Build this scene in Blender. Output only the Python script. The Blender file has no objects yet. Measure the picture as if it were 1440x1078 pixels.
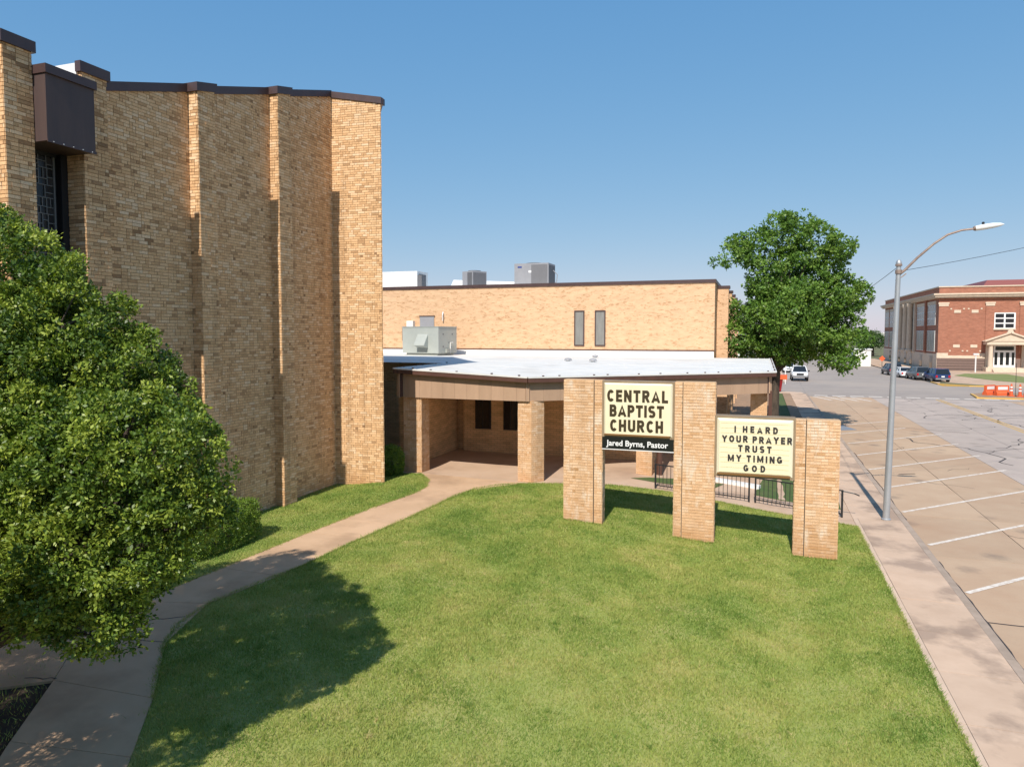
import bpy, bmesh, math, random
import numpy as np
from mathutils import Vector, Matrix
from mathutils.geometry import delaunay_2d_cdt

rnd = random.Random(11)
npr = np.random.default_rng(7)
scene = bpy.context.scene
COL = scene.collection
R = math.radians

# ------------------------------------------------------------------ camera
cd = bpy.data.cameras.new('camera')
cam = bpy.data.objects.new('camera', cd)
COL.objects.link(cam)
cd.sensor_width = 36.0
cd.lens = 25.0
cd.shift_y = -0.0098
cd.clip_start = 0.1
cd.clip_end = 6000
cam.location = (0, 0, 6.1)
cam.rotation_euler = (R(90 - 3.2), 0, R(19.2))
scene.camera = cam

# ------------------------------------------------------------------ sky, sun, exposure
SUN_AZ = R(-1.7)      # direction in which the sunlight travels, from +Y towards +X
SUN_EL = R(45)
world = bpy.data.worlds.new('World')
scene.world = world
world.use_nodes = True
nt = world.node_tree
nt.nodes.clear()
sky = nt.nodes.new('ShaderNodeTexSky')
sky.sky_type = 'NISHITA'
sky.sun_disc = False
sky.sun_elevation = SUN_EL
sky.sun_rotation = math.pi + SUN_AZ
sky.altitude = 300
sky.air_density = 1.0
sky.dust_density = 0.3
sky.ozone_density = 4.0
bg = nt.nodes.new('ShaderNodeBackground')
bg.inputs['Strength'].default_value = 0.115
wo = nt.nodes.new('ShaderNodeOutputWorld')
# the camera's response: the bright horizon rolls off softly instead of clipping
sp_ = nt.nodes.new('ShaderNodeSeparateColor'); cb_ = nt.nodes.new('ShaderNodeCombineColor')
nt.links.new(sky.outputs[0], sp_.inputs[0])
for i, (g_, k_) in enumerate(((.83, .6), (.48, .585), (.26, .70))):
    a_ = nt.nodes.new('ShaderNodeMath'); a_.operation = 'MULTIPLY'; a_.inputs[1].default_value = .1416
    b_ = nt.nodes.new('ShaderNodeMath'); b_.operation = 'POWER'; b_.inputs[1].default_value = g_
    c_ = nt.nodes.new('ShaderNodeMath'); c_.operation = 'MULTIPLY'; c_.inputs[1].default_value = k_ / .1416
    nt.links.new(sp_.outputs[i], a_.inputs[0]); nt.links.new(a_.outputs[0], b_.inputs[0]); nt.links.new(b_.outputs[0], c_.inputs[0]); nt.links.new(c_.outputs[0], cb_.inputs[i])
nt.links.new(cb_.outputs[0], bg.inputs['Color'])
nt.links.new(bg.outputs[0], wo.inputs['Surface'])

sl = bpy.data.lights.new('sun', 'SUN')
sl.energy = 4.25
sl.angle = R(0.53)
sl.color = (1.0, 0.93, 0.83)
so = bpy.data.objects.new('sun', sl)
COL.objects.link(so)
dirv = Vector((math.sin(SUN_AZ) * math.cos(SUN_EL), math.cos(SUN_AZ) * math.cos(SUN_EL), -math.sin(SUN_EL)))
so.rotation_euler = dirv.to_track_quat('-Z', 'Y').to_euler()
so.location = (0, -30, 40)

vs = scene.view_settings
vs.view_transform = 'Standard'
vs.look = 'None'
vs.exposure = 0.38
vs.gamma = 1.0
scene.render.engine = 'CYCLES'
scene.cycles.max_bounces = 6
scene.cycles.diffuse_bounces = 4
scene.cycles.use_denoising = True

# ------------------------------------------------------------------ helpers
def tag(o, label=None, cat=None, group=None, kind=None):
    if label: o['label'] = label
    if cat: o['category'] = cat
    if group: o['group'] = group
    if kind: o['kind'] = kind
    return o

def link(o, parent=None):
    COL.objects.link(o)
    if parent is not None: o.parent = parent
    return o

def thing(name, label, cat, loc=(0, 0, 0), rz=0, group=None):
    o = bpy.data.objects.new(name, None)
    o.empty_display_size = 0.2
    link(o)
    o.location = loc
    o.rotation_euler = (0, 0, rz)
    return tag(o, label, cat, group)

def copy_tree(o, parent=None):
    c = o.copy()
    link(c)
    c.parent = parent
    for ch in o.children: copy_tree(ch, c)
    return c

class MB:
    """collects polygons; coordinates are relative to `org`"""
    def __init__(s, org=(0, 0, 0), rz=0):
        s.v = []; s.f = []; s.m = []; s.org = Vector(org); s.rz = rz; s.mi = 0
        s.smooth = False
    def add(s, vs, fs):
        b = len(s.v)
        s.v += [tuple(p) for p in vs]
        s.f += [tuple(i + b for i in f) for f in fs]
        s.m += [s.mi] * len(fs)
        return s
    def box(s, x0, x1, y0, y1, z0, z1):
        return s.add([(x0, y0, z0), (x1, y0, z0), (x1, y1, z0), (x0, y1, z0), (x0, y0, z1), (x1, y0, z1), (x1, y1, z1), (x0, y1, z1)],
                     [(3, 2, 1, 0), (4, 5, 6, 7), (0, 1, 5, 4), (1, 2, 6, 5), (2, 3, 7, 6), (3, 0, 4, 7)])
    def hexa(s, lo, hi):
        return s.add(list(lo) + list(hi), [(3, 2, 1, 0), (4, 5, 6, 7), (0, 1, 5, 4), (1, 2, 6, 5), (2, 3, 7, 6), (3, 0, 4, 7)])
    def beam(s, a, b, w, h, up=(0, 0, 1)):
        a = Vector(a); b = Vector(b); d = (b - a).normalized(); up = Vector(up)
        sd = d.cross(up)
        if sd.length < 1e-4: sd = d.cross(Vector((1, 0, 0)))
        sd.normalize(); u = sd.cross(d).normalized()
        q = [(-w / 2, -h / 2), (w / 2, -h / 2), (w / 2, h / 2), (-w / 2, h / 2)]
        vs = [a + sd * x + u * y for x, y in q] + [b + sd * x + u * y for x, y in q]
        return s.add(vs, [(0, 1, 2, 3), (7, 6, 5, 4), (4, 5, 1, 0), (5, 6, 2, 1), (6, 7, 3, 2), (7, 4, 0, 3)])
    def prism(s, poly, z0, z1, ztop=None):
        n = len(poly)
        lo = [(p[0], p[1], z0) for p in poly]
        hi = [(p[0], p[1], (ztop[i] if ztop else z1)) for i, p in enumerate(poly)]
        fs = [tuple(range(n - 1, -1, -1)), tuple(range(n, 2 * n))] + [(i, (i + 1) % n, n + (i + 1) % n, n + i) for i in range(n)]
        return s.add(lo + hi, fs)
    def prism_x(s, poly, x0, x1):     # poly in (y, z)
        n = len(poly)
        a = [(x0, p[0], p[1]) for p in poly]; b = [(x1, p[0], p[1]) for p in poly]
        fs = [tuple(range(n - 1, -1, -1)), tuple(range(n, 2 * n))] + [(i, (i + 1) % n, n + (i + 1) % n, n + i) for i in range(n)]
        return s.add(a + b, fs)
    def prism_y(s, poly, y0, y1):     # poly in (x, z)
        n = len(poly)
        a = [(p[0], y0, p[1]) for p in poly]; b = [(p[0], y1, p[1]) for p in poly]
        fs = [tuple(range(n)), tuple(range(2 * n - 1, n - 1, -1))] + [(n + i, n + (i + 1) % n, (i + 1) % n, i) for i in range(n)]
        return s.add(a + b, fs)
    def tube(s, pts, r, n=8, caps=True):
        pts = [Vector(p) for p in pts]
        rs = r if isinstance(r, (list, tuple)) else [r] * len(pts)
        b0 = len(s.v); vs = []; fs = []
        ref = None
        for i, p in enumerate(pts):
            d = (pts[min(i + 1, len(pts) - 1)] - pts[max(i - 1, 0)]).normalized()
            if ref is None:
                ref = Vector((1, 0, 0)) if abs(d.x) < .9 else Vector((0, 1, 0))
            a = (ref - d * ref.dot(d)).normalized(); b = d.cross(a); ref = a
            for k in range(n):
                t = 2 * math.pi * k / n
                vs.append(p + (a * math.cos(t) + b * math.sin(t)) * rs[i])
        for i in range(len(pts) - 1):
            for k in range(n):
                fs.append((i * n + k, i * n + (k + 1) % n, (i + 1) * n + (k + 1) % n, (i + 1) * n + k))
        if caps:
            fs.append(tuple(range(n - 1, -1, -1))); fs.append(tuple((len(pts) - 1) * n + k for k in range(n)))
        return s.add(vs, fs)
    def lathe(s, c, prof, n=16):      # prof: (r, z)
        return s.tube([(c[0], c[1], c[2] + z) for r, z in prof], [max(r, 1e-3) for r, z in prof], n)
    def quad(s, a, b, c, d): return s.add([a, b, c, d], [(0, 1, 2, 3)])
    def mesh(s, name):
        me = bpy.data.meshes.new(name)
        me.from_pydata(s.v, [], s.f)
        if s.smooth:
            for p in me.polygons: p.use_smooth = True
        return me
    def build(s, name, mats, parent=None, smooth=False, loc=None):
        s.smooth = smooth
        me = s.mesh(name)
        ml = mats if isinstance(mats, (list, tuple)) else [mats]
        for m in ml: me.materials.append(m)
        if len(ml) > 1: me.polygons.foreach_set('material_index', s.m)
        if smooth and hasattr(me, 'set_sharp_from_angle'): me.set_sharp_from_angle(angle=R(40))
        o = bpy.data.objects.new(name, me)
        link(o, parent)
        if loc: o.location = loc
        return o

# ------------------------------------------------------------------ materials
def srgb(r, g, b):
    f = lambda c: (c / 12.92 if c <= .04045 else ((c + .055) / 1.055) ** 2.4)
    return (f(r / 255), f(g / 255), f(b / 255))

def mat(name, col, rough=.8, col2=None, scale=4., detail=4., amt=1., contrast=(.35, .65), bump=0., bscale=60., metal=0., spec=.4,
        objvar=0., stretch=None, stain=None, stain_scale=.6, stain_lim=(.52, .68), stain_amt=.7, spots=0.):
    m = bpy.data.materials.new(name); m.use_nodes = True
    n = m.node_tree.nodes; l = m.node_tree.links
    p = n['Principled BSDF']
    p.inputs['Roughness'].default_value = rough
    p.inputs['Metallic'].default_value = metal
    p.inputs['Specular IOR Level'].default_value = spec
    p.inputs['Base Color'].default_value = (*col, 1)
    geo = n.new('ShaderNodeNewGeometry')
    src = geo.outputs['Position']
    if stretch:
        mp = n.new('ShaderNodeMapping'); mp.inputs['Scale'].default_value = stretch
        l.new(src, mp.inputs['Vector']); src = mp.outputs[0]
    cur = None
    def noise(sc, det=4.):
        t = n.new('ShaderNodeTexNoise'); t.inputs['Scale'].default_value = sc; t.inputs['Detail'].default_value = det
        t.inputs['Roughness'].default_value = .6
        l.new(src, t.inputs['Vector']); return t.outputs['Fac']
    def rng(v, a, b, c=0., d=1.):
        q = n.new('ShaderNodeMapRange'); q.inputs[1].default_value = a; q.inputs[2].default_value = b
        q.inputs[3].default_value = c; q.inputs[4].default_value = d
        l.new(v, q.inputs[0]); return q.outputs[0]
    def mix(f, a, b):
        q = n.new('ShaderNodeMix'); q.data_type = 'RGBA'
        if hasattr(f, 'links'): l.new(f, q.inputs[0])
        else: q.inputs[0].default_value = f
        for v, i in ((a, 6), (b, 7)):
            if hasattr(v, 'links'): l.new(v, q.inputs[i])
            else: q.inputs[i].default_value = (*v, 1)
        return q.outputs[2]
    if col2 is not None:
        cur = mix(rng(noise(scale, detail), contrast[0], contrast[1], 0, amt), col, col2)
    if stain is not None:
        cur = mix(rng(noise(stain_scale, 6.), stain_lim[0], stain_lim[1], 0, stain_amt), cur if cur else col, stain)
    if spots:   # oil drips and grit
        vo = n.new('ShaderNodeTexVoronoi'); vo.inputs['Scale'].default_value = .55; l.new(src, vo.inputs['Vector'])
        ds = n.new('ShaderNodeMath'); ds.operation = 'MULTIPLY_ADD'; ds.inputs[1].default_value = .22; l.new(noise(6., 5.), ds.inputs[0]); l.new(vo.outputs['Distance'], ds.inputs[2])
        cur = mix(rng(ds.outputs[0], .16, .34, spots, 0), cur, (.13, .105, .09))
        cur = mix(rng(noise(26., 3.), .6, .72, 0, .35), cur, (.24, .19, .16))
    if objvar:
        oi = n.new('ShaderNodeObjectInfo')
        hv = n.new('ShaderNodeHueSaturation')
        l.new(rng(oi.outputs['Random'], 0, 1, 1 - objvar, 1 + objvar), hv.inputs['Value'])
        if cur: l.new(cur, hv.inputs['Color'])
        else: hv.inputs['Color'].default_value = (*col, 1)
        cur = hv.outputs[0]
    if cur: l.new(cur, p.inputs['Base Color'])
    if bump:
        bm = n.new('ShaderNodeBump'); bm.inputs['Strength'].default_value = bump; bm.inputs['Distance'].default_value = .02
        l.new(noise(bscale, 5.), bm.inputs['Height']); l.new(bm.outputs[0], p.inputs['Normal'])
    return m

def brick_mat(name, ramp, white=0., soil=True):
    """every brick its own tone: object random + per-brick attribute"""
    m = bpy.data.materials.new(name); m.use_nodes = True
    n = m.node_tree.nodes; l = m.node_tree.links
    p = n['Principled BSDF']; p.inputs['Roughness'].default_value = .85; p.inputs['Specular IOR Level'].default_value = .25
    at = n.new('ShaderNodeAttribute'); at.attribute_name = 'tone'
    oi = n.new('ShaderNodeObjectInfo')
    geo = n.new('ShaderNodeNewGeometry')
    ad = n.new('ShaderNodeMath'); ad.operation = 'ADD'
    gt = n.new('ShaderNodeMath'); gt.operation = 'LESS_THAN'; gt.inputs[1].default_value = .001; l.new(at.outputs['Fac'], gt.inputs[0])
    mu = n.new('ShaderNodeMath'); mu.operation = 'MULTIPLY'; l.new(gt.outputs[0], mu.inputs[0]); l.new(oi.outputs['Random'], mu.inputs[1])
    l.new(at.outputs['Fac'], ad.inputs[0]); l.new(mu.outputs[0], ad.inputs[1])
    fr = n.new('ShaderNodeMath'); fr.operation = 'FRACT'; l.new(ad.outputs[0], fr.inputs[0])
    # slow drifts across the wall push groups of bricks lighter or darker
    mp = n.new('ShaderNodeMapping'); mp.inputs['Scale'].default_value = (.5, .5, 1.1); l.new(geo.outputs['Position'], mp.inputs[0])
    no = n.new('ShaderNodeTexNoise'); no.inputs['Scale'].default_value = 1.; no.inputs['Detail'].default_value = 3.
    l.new(mp.outputs[0], no.inputs['Vector'])
    mr = n.new('ShaderNodeMapRange'); mr.inputs[1].default_value = .3; mr.inputs[2].default_value = .7
    mr.inputs[3].default_value = -.04; mr.inputs[4].default_value = .06
    l.new(no.outputs['Fac'], mr.inputs[0])
    a2 = n.new('ShaderNodeMath'); a2.operation = 'ADD'; a2.use_clamp = True
    l.new(fr.outputs[0], a2.inputs[0]); l.new(mr.outputs[0], a2.inputs[1])
    cr = n.new('ShaderNodeValToRGB')
    els = cr.color_ramp.elements
    els[0].position = ramp[0][0]; els[0].color = (*ramp[0][1], 1)
    els[1].position = ramp[-1][0]; els[1].color = (*ramp[-1][1], 1)
    for pos, c in ramp[1:-1]:
        e = els.new(pos); e.color = (*c, 1)
    l.new(a2.outputs[0], cr.inputs[0])
    n2 = n.new('ShaderNodeTexNoise'); n2.inputs['Scale'].default_value = 38.; n2.inputs['Detail'].default_value = 5.
    l.new(geo.outputs['Position'], n2.inputs['Vector'])
    m2 = n.new('ShaderNodeMapRange'); m2.inputs[1].default_value = .3; m2.inputs[2].default_value = .7; m2.inputs[3].default_value = .8; m2.inputs[4].default_value = 1.15
    l.new(n2.outputs['Fac'], m2.inputs[0])
    hv = n.new('ShaderNodeHueSaturation'); l.new(m2.outputs[0], hv.inputs['Value']); l.new(cr.outputs[0], hv.inputs['Color'])
    mpS = n.new('ShaderNodeMapping'); mpS.inputs['Scale'].default_value = (2.6, 2.6, .16); l.new(geo.outputs['Position'], mpS.inputs[0])
    nS = n.new('ShaderNodeTexNoise'); nS.inputs['Scale'].default_value = 1.; nS.inputs['Detail'].default_value = 5; nS.inputs['Roughness'].default_value = .6; l.new(mpS.outputs[0], nS.inputs['Vector'])
    qS = n.new('ShaderNodeMapRange'); qS.inputs[1].default_value = .5; qS.inputs[2].default_value = .72; qS.inputs[3].default_value = 1.; qS.inputs[4].default_value = (.86 if white else .76); l.new(nS.outputs['Fac'], qS.inputs[0])
    hS = n.new('ShaderNodeHueSaturation'); l.new(qS.outputs[0], hS.inputs['Value']); l.new(hv.outputs[0], hS.inputs['Color'])
    cur = hS.outputs[0]
    if soil:   # red earth splashed up against the foot of the masonry
        sp = n.new('ShaderNodeSeparateXYZ'); l.new(geo.outputs['Position'], sp.inputs[0])
        n3 = n.new('ShaderNodeTexNoise'); n3.inputs['Scale'].default_value = 1.6; n3.inputs['Detail'].default_value = 4; l.new(geo.outputs['Position'], n3.inputs['Vector'])
        s1 = n.new('ShaderNodeMath'); s1.operation = 'MULTIPLY_ADD'; s1.inputs[1].default_value = 1.6; l.new(n3.outputs['Fac'], s1.inputs[0]); l.new(sp.outputs['Z'], s1.inputs[2])
        s2 = n.new('ShaderNodeMapRange'); s2.inputs[1].default_value = 1.0; s2.inputs[2].default_value = 2.1; s2.inputs[3].default_value = .6; s2.inputs[4].default_value = 0
        l.new(s1.outputs[0], s2.inputs[0])
        mx = n.new('ShaderNodeMix'); mx.data_type = 'RGBA'; l.new(s2.outputs[0], mx.inputs[0]); l.new(cur, mx.inputs[6]); mx.inputs[7].default_value = (.44, .22, .09, 1)
        cur = mx.outputs[2]
    if white:  # lime bloom that has run down the face
        mp2 = n.new('ShaderNodeMapping'); mp2.inputs['Scale'].default_value = (3.2, 3.2, 1.3); l.new(geo.outputs['Position'], mp2.inputs[0])
        n4 = n.new('ShaderNodeTexNoise'); n4.inputs['Scale'].default_value = 1.; n4.inputs['Detail'].default_value = 6; n4.inputs['Roughness'].default_value = .65
        l.new(mp2.outputs[0], n4.inputs['Vector'])
        w1 = n.new('ShaderNodeMapRange'); w1.inputs[1].default_value = .53; w1.inputs[2].default_value = .66; w1.inputs[3].default_value = 0; w1.inputs[4].default_value = white
        l.new(n4.outputs['Fac'], w1.inputs[0])
        mx = n.new('ShaderNodeMix'); mx.data_type = 'RGBA'; l.new(w1.outputs[0], mx.inputs[0]); l.new(cur, mx.inputs[6]); mx.inputs[7].default_value = (.72, .62, .5, 1)
        cur = mx.outputs[2]
    l.new(cur, p.inputs['Base Color'])
    bm = n.new('ShaderNodeBump'); bm.inputs['Strength'].default_value = .25; bm.inputs['Distance'].default_value = .01
    l.new(n2.outputs['Fac'], bm.inputs['Height']); l.new(bm.outputs[0], p.inputs['Normal'])
    return m

def brick_tex_mat(name, c1, c2, mortar, axis='X', bw=.3, bh=.1, msize=.012, nz=(.78, 1.14), specks=0.):
    """masonry too far away to pick the bricks apart"""
    m = bpy.data.materials.new(name); m.use_nodes = True
    n = m.node_tree.nodes; l = m.node_tree.links
    p = n['Principled BSDF']; p.inputs['Roughness'].default_value = .85; p.inputs['Specular IOR Level'].default_value = .25
    geo = n.new('ShaderNodeNewGeometry'); sp = n.new('ShaderNodeSeparateXYZ'); l.new(geo.outputs['Position'], sp.inputs[0])
    cb = n.new('ShaderNodeCombineXYZ')
    ad = n.new('ShaderNodeMath'); ad.operation = 'ADD'
    l.new(sp.outputs['X'], ad.inputs[0]); l.new(sp.outputs['Y'], ad.inputs[1])
    l.new(ad.outputs[0], cb.inputs[0]); l.new(sp.outputs['Z'], cb.inputs[1])
    bt = n.new('ShaderNodeTexBrick'); bt.inputs['Scale'].default_value = 1.
    bt.inputs['Brick Width'].default_value = bw; bt.inputs['Row Height'].default_value = bh; bt.inputs['Mortar Size'].default_value = msize
    bt.inputs['Mortar Smooth'].default_value = .3
    bt.inputs['Color1'].default_value = (*c1, 1); bt.inputs['Color2'].default_value = (*c2, 1); bt.inputs['Mortar'].default_value = (*mortar, 1)
    bt.inputs['Bias'].default_value = -.3
    l.new(cb.outputs[0], bt.inputs['Vector'])
    mp = n.new('ShaderNodeMapping'); mp.inputs['Scale'].default_value = (1.2, 1.2, 4.); l.new(geo.outputs['Position'], mp.inputs[0])
    no = n.new('ShaderNodeTexNoise'); no.inputs['Scale'].default_value = 1.4; no.inputs['Detail'].default_value = 6; l.new(mp.outputs[0], no.inputs['Vector'])
    mr = n.new('ShaderNodeMapRange'); mr.inputs[1].default_value = .3; mr.inputs[2].default_value = .72; mr.inputs[3].default_value = nz[0]; mr.inputs[4].default_value = nz[1]
    l.new(no.outputs['Fac'], mr.inputs[0])
    hv = n.new('ShaderNodeHueSaturation'); l.new(mr.outputs[0], hv.inputs['Value']); l.new(bt.outputs['Color'], hv.inputs['Color'])
    cur = hv.outputs[0]
    if specks:   # scattered darker bricks in short runs
        mp3 = n.new('ShaderNodeMapping'); mp3.inputs['Scale'].default_value = (3.2, 3.2, 10.); l.new(geo.outputs['Position'], mp3.inputs[0])
        n5 = n.new('ShaderNodeTexNoise'); n5.inputs['Scale'].default_value = 1.; n5.inputs['Detail'].default_value = 3; n5.inputs['Roughness'].default_value = .75; l.new(mp3.outputs[0], n5.inputs['Vector'])
        q5 = n.new('ShaderNodeMapRange'); q5.inputs[1].default_value = .54; q5.inputs[2].default_value = .64; q5.inputs[3].default_value = 0; q5.inputs[4].default_value = specks; l.new(n5.outputs['Fac'], q5.inputs[0])
        mx5 = n.new('ShaderNodeMix'); mx5.data_type = 'RGBA'; l.new(q5.outputs[0], mx5.inputs[0]); l.new(cur, mx5.inputs[6]); mx5.inputs[7].default_value = (.42, .24, .12, 1); cur = mx5.outputs[2]
    l.new(cur, p.inputs['Base Color'])
    bm = n.new('ShaderNodeBump'); bm.inputs['Strength'].default_value = .4; bm.inputs['Distance'].default_value = .01; bm.invert = True
    l.new(bt.outputs['Fac'], bm.inputs['Height']); l.new(bm.outputs[0], p.inputs['Normal'])
    return m

def leaf_mat(name, c_dark, c_mid, c_light, rough=.45, trans=.25):
    m = bpy.data.materials.new(name); m.use_nodes = True
    n = m.node_tree.nodes; l = m.node_tree.links
    p = n['Principled BSDF']; p.inputs['Roughness'].default_value = rough; p.inputs['Specular IOR Level'].default_value = .45
    at = n.new('ShaderNodeAttribute'); at.attribute_name = 'tone'
    cr = n.new('ShaderNodeValToRGB'); e = cr.color_ramp.elements
    e[0].position = 0.; e[0].color = (*c_dark, 1); e[1].position = 1.; e[1].color = (*c_light, 1)
    q = e.new(.5); q.color = (*c_mid, 1)
    l.new(at.outputs['Fac'], cr.inputs[0]); l.new(cr.outputs[0], p.inputs['Base Color'])
    tr = n.new('ShaderNodeBsdfTranslucent')
    hv = n.new('ShaderNodeHueSaturation'); hv.inputs['Saturation'].default_value = 1.1; hv.inputs['Value'].default_value = 1.3
    l.new(cr.outputs[0], hv.inputs['Color']); l.new(hv.outputs[0], tr.inputs['Color'])
    ms = n.new('ShaderNodeMixShader'); ms.inputs[0].default_value = trans
    l.new(p.outputs[0], ms.inputs[1]); l.new(tr.outputs[0], ms.inputs[2])
    l.new(ms.outputs[0], n['Material Output'].inputs['Surface'])
    return m

BUFF = [(0., (.29, .165, .085)), (.08, (.42, .25, .13)), (.2, (.61, .37, .19)), (.5, (.725, .455, .24)), (.8, (.765, .505, .285)), (1., (.8, .585, .38))]
PEACH = [(0., (.45, .25, .115)), (.05, (.57, .335, .17)), (.25, (.66, .415, .235)), (.65, (.69, .445, .26)), (1., (.73, .52, .345))]
m_brick = brick_mat('buff_brick', BUFF)
m_brick_sign = brick_mat('pale_buff_brick', PEACH, white=.65)
m_brick_col = brick_mat('column_brick', PEACH)
m_mortar = mat('mortar', (.37, .235, .13), .95, (.27, .165, .09), 20., bump=.2)
m_mortar_p = mat('pale_mortar', (.60, .41, .24), .95, (.5, .33, .19), 20., bump=.2)
m_brick_far = brick_tex_mat('wing_brick', (.69, .445, .265), (.62, .395, .23), (.64, .425, .27), nz=(.88, 1.06), specks=.95)
m_brick_hall = brick_tex_mat('hall_brick', (.78, .5, .26), (.7, .43, .215), (.52, .34, .19))
m_red_brick = brick_tex_mat('red_brick', (.39, .145, .088), (.34, .125, .075), (.34, .2, .145), bh=.08, bw=.24)
m_base_brick = mat('basement_brick', (.22, .15, .125), .9, (.17, .115, .1), 5., stretch=(.6, .6, 6.))
m_brown = mat('brown_metal', (.075, .043, .04), .42, (.06, .035, .034), 3., spec=.5)
m_hood = mat('brown_hood_metal', (.085, .055, .05), .5, (.07, .047, .045), 2., stretch=(3., 3., .4))
m_trim = mat('dark_brown_trim', (.105, .05, .035), .5, (.085, .04, .03), 3.)
m_fascia = mat('tan_fascia', (.43, .285, .19), .6, (.38, .25, .165), 1.4, objvar=.06, stretch=(2., 2., .5))
m_soffit = mat('soffit', (.55, .46, .36), .8)
m_white_roof = mat('white_roof_membrane', (.72, .71, .68), .7, (.65, .64, .61), 1.5, stain=(.52, .5, .47), stain_scale=.4, stain_lim=(.5, .66), stain_amt=.5)
m_white = mat('white_paint', (.78, .78, .77), .5)
m_flash = mat('white_flashing', (.78, .78, .77), .5, (.72, .71, .69), 2.)
m_glass = mat('dark_glass', (.012, .014, .016), .08, spec=.6)
m_glass_l = mat('shaded_pane', (.24, .235, .22), .25, (.2, .195, .18), 5., stretch=(1., 1., .2))
m_lead = mat('window_tracery', (.2, .2, .2), .5, metal=.4)
m_pane = mat('stained_pane', (.02, .022, .028), .2, (.045, .04, .04), 7., objvar=.5)
m_concrete = mat('pink_concrete', (.58, .42, .305), .9, (.52, .37, .265), 1.6, bump=.15, bscale=120., objvar=.05, stain=(.24, .17, .13), stain_scale=.55, stain_lim=(.49, .6), stain_amt=.62)
m_concrete_clean = mat('clean_concrete', (.6, .45, .335), .9, (.54, .395, .29), 3., bump=.15, bscale=120., objvar=.05)
m_walk = mat('walk_concrete', (.59, .395, .25), .9, (.53, .35, .215), 1.1, bump=.15, bscale=120., objvar=.04, stain=(.36, .23, .14), stain_scale=.6, stain_lim=(.5, .66), stain_amt=.6)
m_plaza = mat('plaza_concrete', (.54, .39, .28), .9, (.48, .335, .23), .7, bump=.12, bscale=120., stain=(.36, .24, .17), stain_scale=.35, stain_lim=(.5, .66), stain_amt=.6)
m_kerb = mat('kerb_concrete', (.42, .325, .255), .9, (.34, .26, .2), 2.5, bump=.2, bscale=90., objvar=.07)
m_park = mat('parking_concrete', (.49, .35, .235), .9, (.45, .31, .205), .8, bump=.12, bscale=120., objvar=.05, stain=(.43, .275, .175), stain_scale=.22, stain_lim=(.46, .66), stain_amt=.75, spots=.5)
m_lane = mat('lane_concrete', (.455, .375, .32), .9, (.41, .335, .29), .7, bump=.12, bscale=120., objvar=.05, stain=(.3, .255, .23), stain_scale=.3, stain_amt=.5, spots=.35)
m_asph = mat('grey_road_surface', (.35, .295, .255), .92, (.3, .255, .225), .35, detail=6, bump=.1, bscale=80., stain=(.4, .33, .275), stain_scale=.06, stain_lim=(.48, .62), stain_amt=.6)
m_joint = mat('joint_filler', (.055, .045, .04), .95)
m_crack = mat('tar_crack', (.045, .04, .04), .9)
m_pwhite = mat('worn_white_paint', (.72, .66, .59), .8, (.5, .385, .29), 7., detail=6, contrast=(.42, .66), amt=.9)
m_pyel = mat('worn_yellow_paint', (.62, .37, .09), .8, (.45, .33, .2), 4., contrast=(.5, .7), amt=.6)
m_pblue = mat('blue_paint', (.17, .21, .27), .8, (.25, .26, .28), 4.)
m_soil = mat('bed_soil', (.06, .042, .028), .95, (.035, .025, .018), 6., bump=.5, bscale=30.)
m_lawn = mat('lawn_turf', (.26, .31, .075), .95, (.37, .35, .12), .9, bump=.5, bscale=45., stain=(.25, .2, .1), stain_scale=.45, stain_lim=(.6, .75), stain_amt=.45)
m_verge = mat('verge_grass', (.055, .105, .025), .95, (.1, .12, .04), 1.3, bump=.5, bscale=25.)
m_school_lawn = mat('school_lawn_grass', (.16, .2, .06), .95, (.22, .235, .085), .6, bump=.4, bscale=20.)
m_field = mat('dry_ground', (.17, .15, .075), .95, (.12, .13, .05), .03, detail=8)
m_dirt = mat('red_dirt_path', (.36, .235, .15), .95, (.28, .185, .12), 1.2, bump=.2)
m_bark = mat('bark', (.1, .075, .055), .95, (.05, .038, .03), 9., bump=.8, bscale=25., stretch=(1., 1., .25))
m_steel = mat('galvanised_steel', (.46, .48, .5), .45, (.4, .42, .44), 2., metal=.5)
m_rust = mat('weathered_arm', (.36, .28, .235), .55, (.25, .18, .15), 6., metal=.3)
m_lampw = mat('lamp_housing', (.72, .74, .74), .4)
m_black = mat('black_metal', (.02, .02, .022), .45)
m_rtu = mat('unit_grey_green', (.40, .42, .385), .5, (.36, .38, .35), 1.5)
m_rtu_d = mat('unit_dark_metal', (.3, .31, .28), .5)  # darker grey green of the curb, louvre and control box
m_unit = mat('unit_grey', (.3, .3, .32), .5, (.27, .27, .29), 2.)
m_grille = mat('unit_grille', (.13, .13, .14), .5)
m_signface = mat('cream_sign_plastic', (.79, .71, .5), .35, (.77, .685, .47), 1.5, spec=.3)
m_signedge = mat('pale_sign_edge', (.82, .76, .57), .35)
m_signframe = mat('tan_sign_frame', (.3, .22, .14), .5, (.25, .18, .11), 4.)
m_signlip = mat('brown_sign_lip', (.2, .1, .03), .6)
m_letter = mat('dark_brown_letter', (.05, .033, .014), .5)
m_letter_b = mat('charcoal_letter', (.035, .03, .03), .5)
m_plate = mat('black_name_plate', (.012, .014, .012), .35)
m_track = mat('letter_track', (.66, .58, .33), .5)
m_stone = mat('limestone_trim', (.66, .54, .42), .85, (.58, .47, .36), 2.)
m_whitewall = mat('white_wall', (.74, .73, .7), .8, (.66, .65, .62), 1.)
m_redroof = mat('red_metal_roof', (.28, .1, .1), .6)
m_greyroof = mat('grey_roof', (.2, .21, .23), .7)
m_wood = mat('grey_fence', (.22, .21, .2), .9)
m_orange = mat('orange_plastic', (.72, .13, .04), .55, (.6, .11, .04), 3.)
m_cone_w = mat('reflective_white', (.75, .72, .7), .4)
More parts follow.
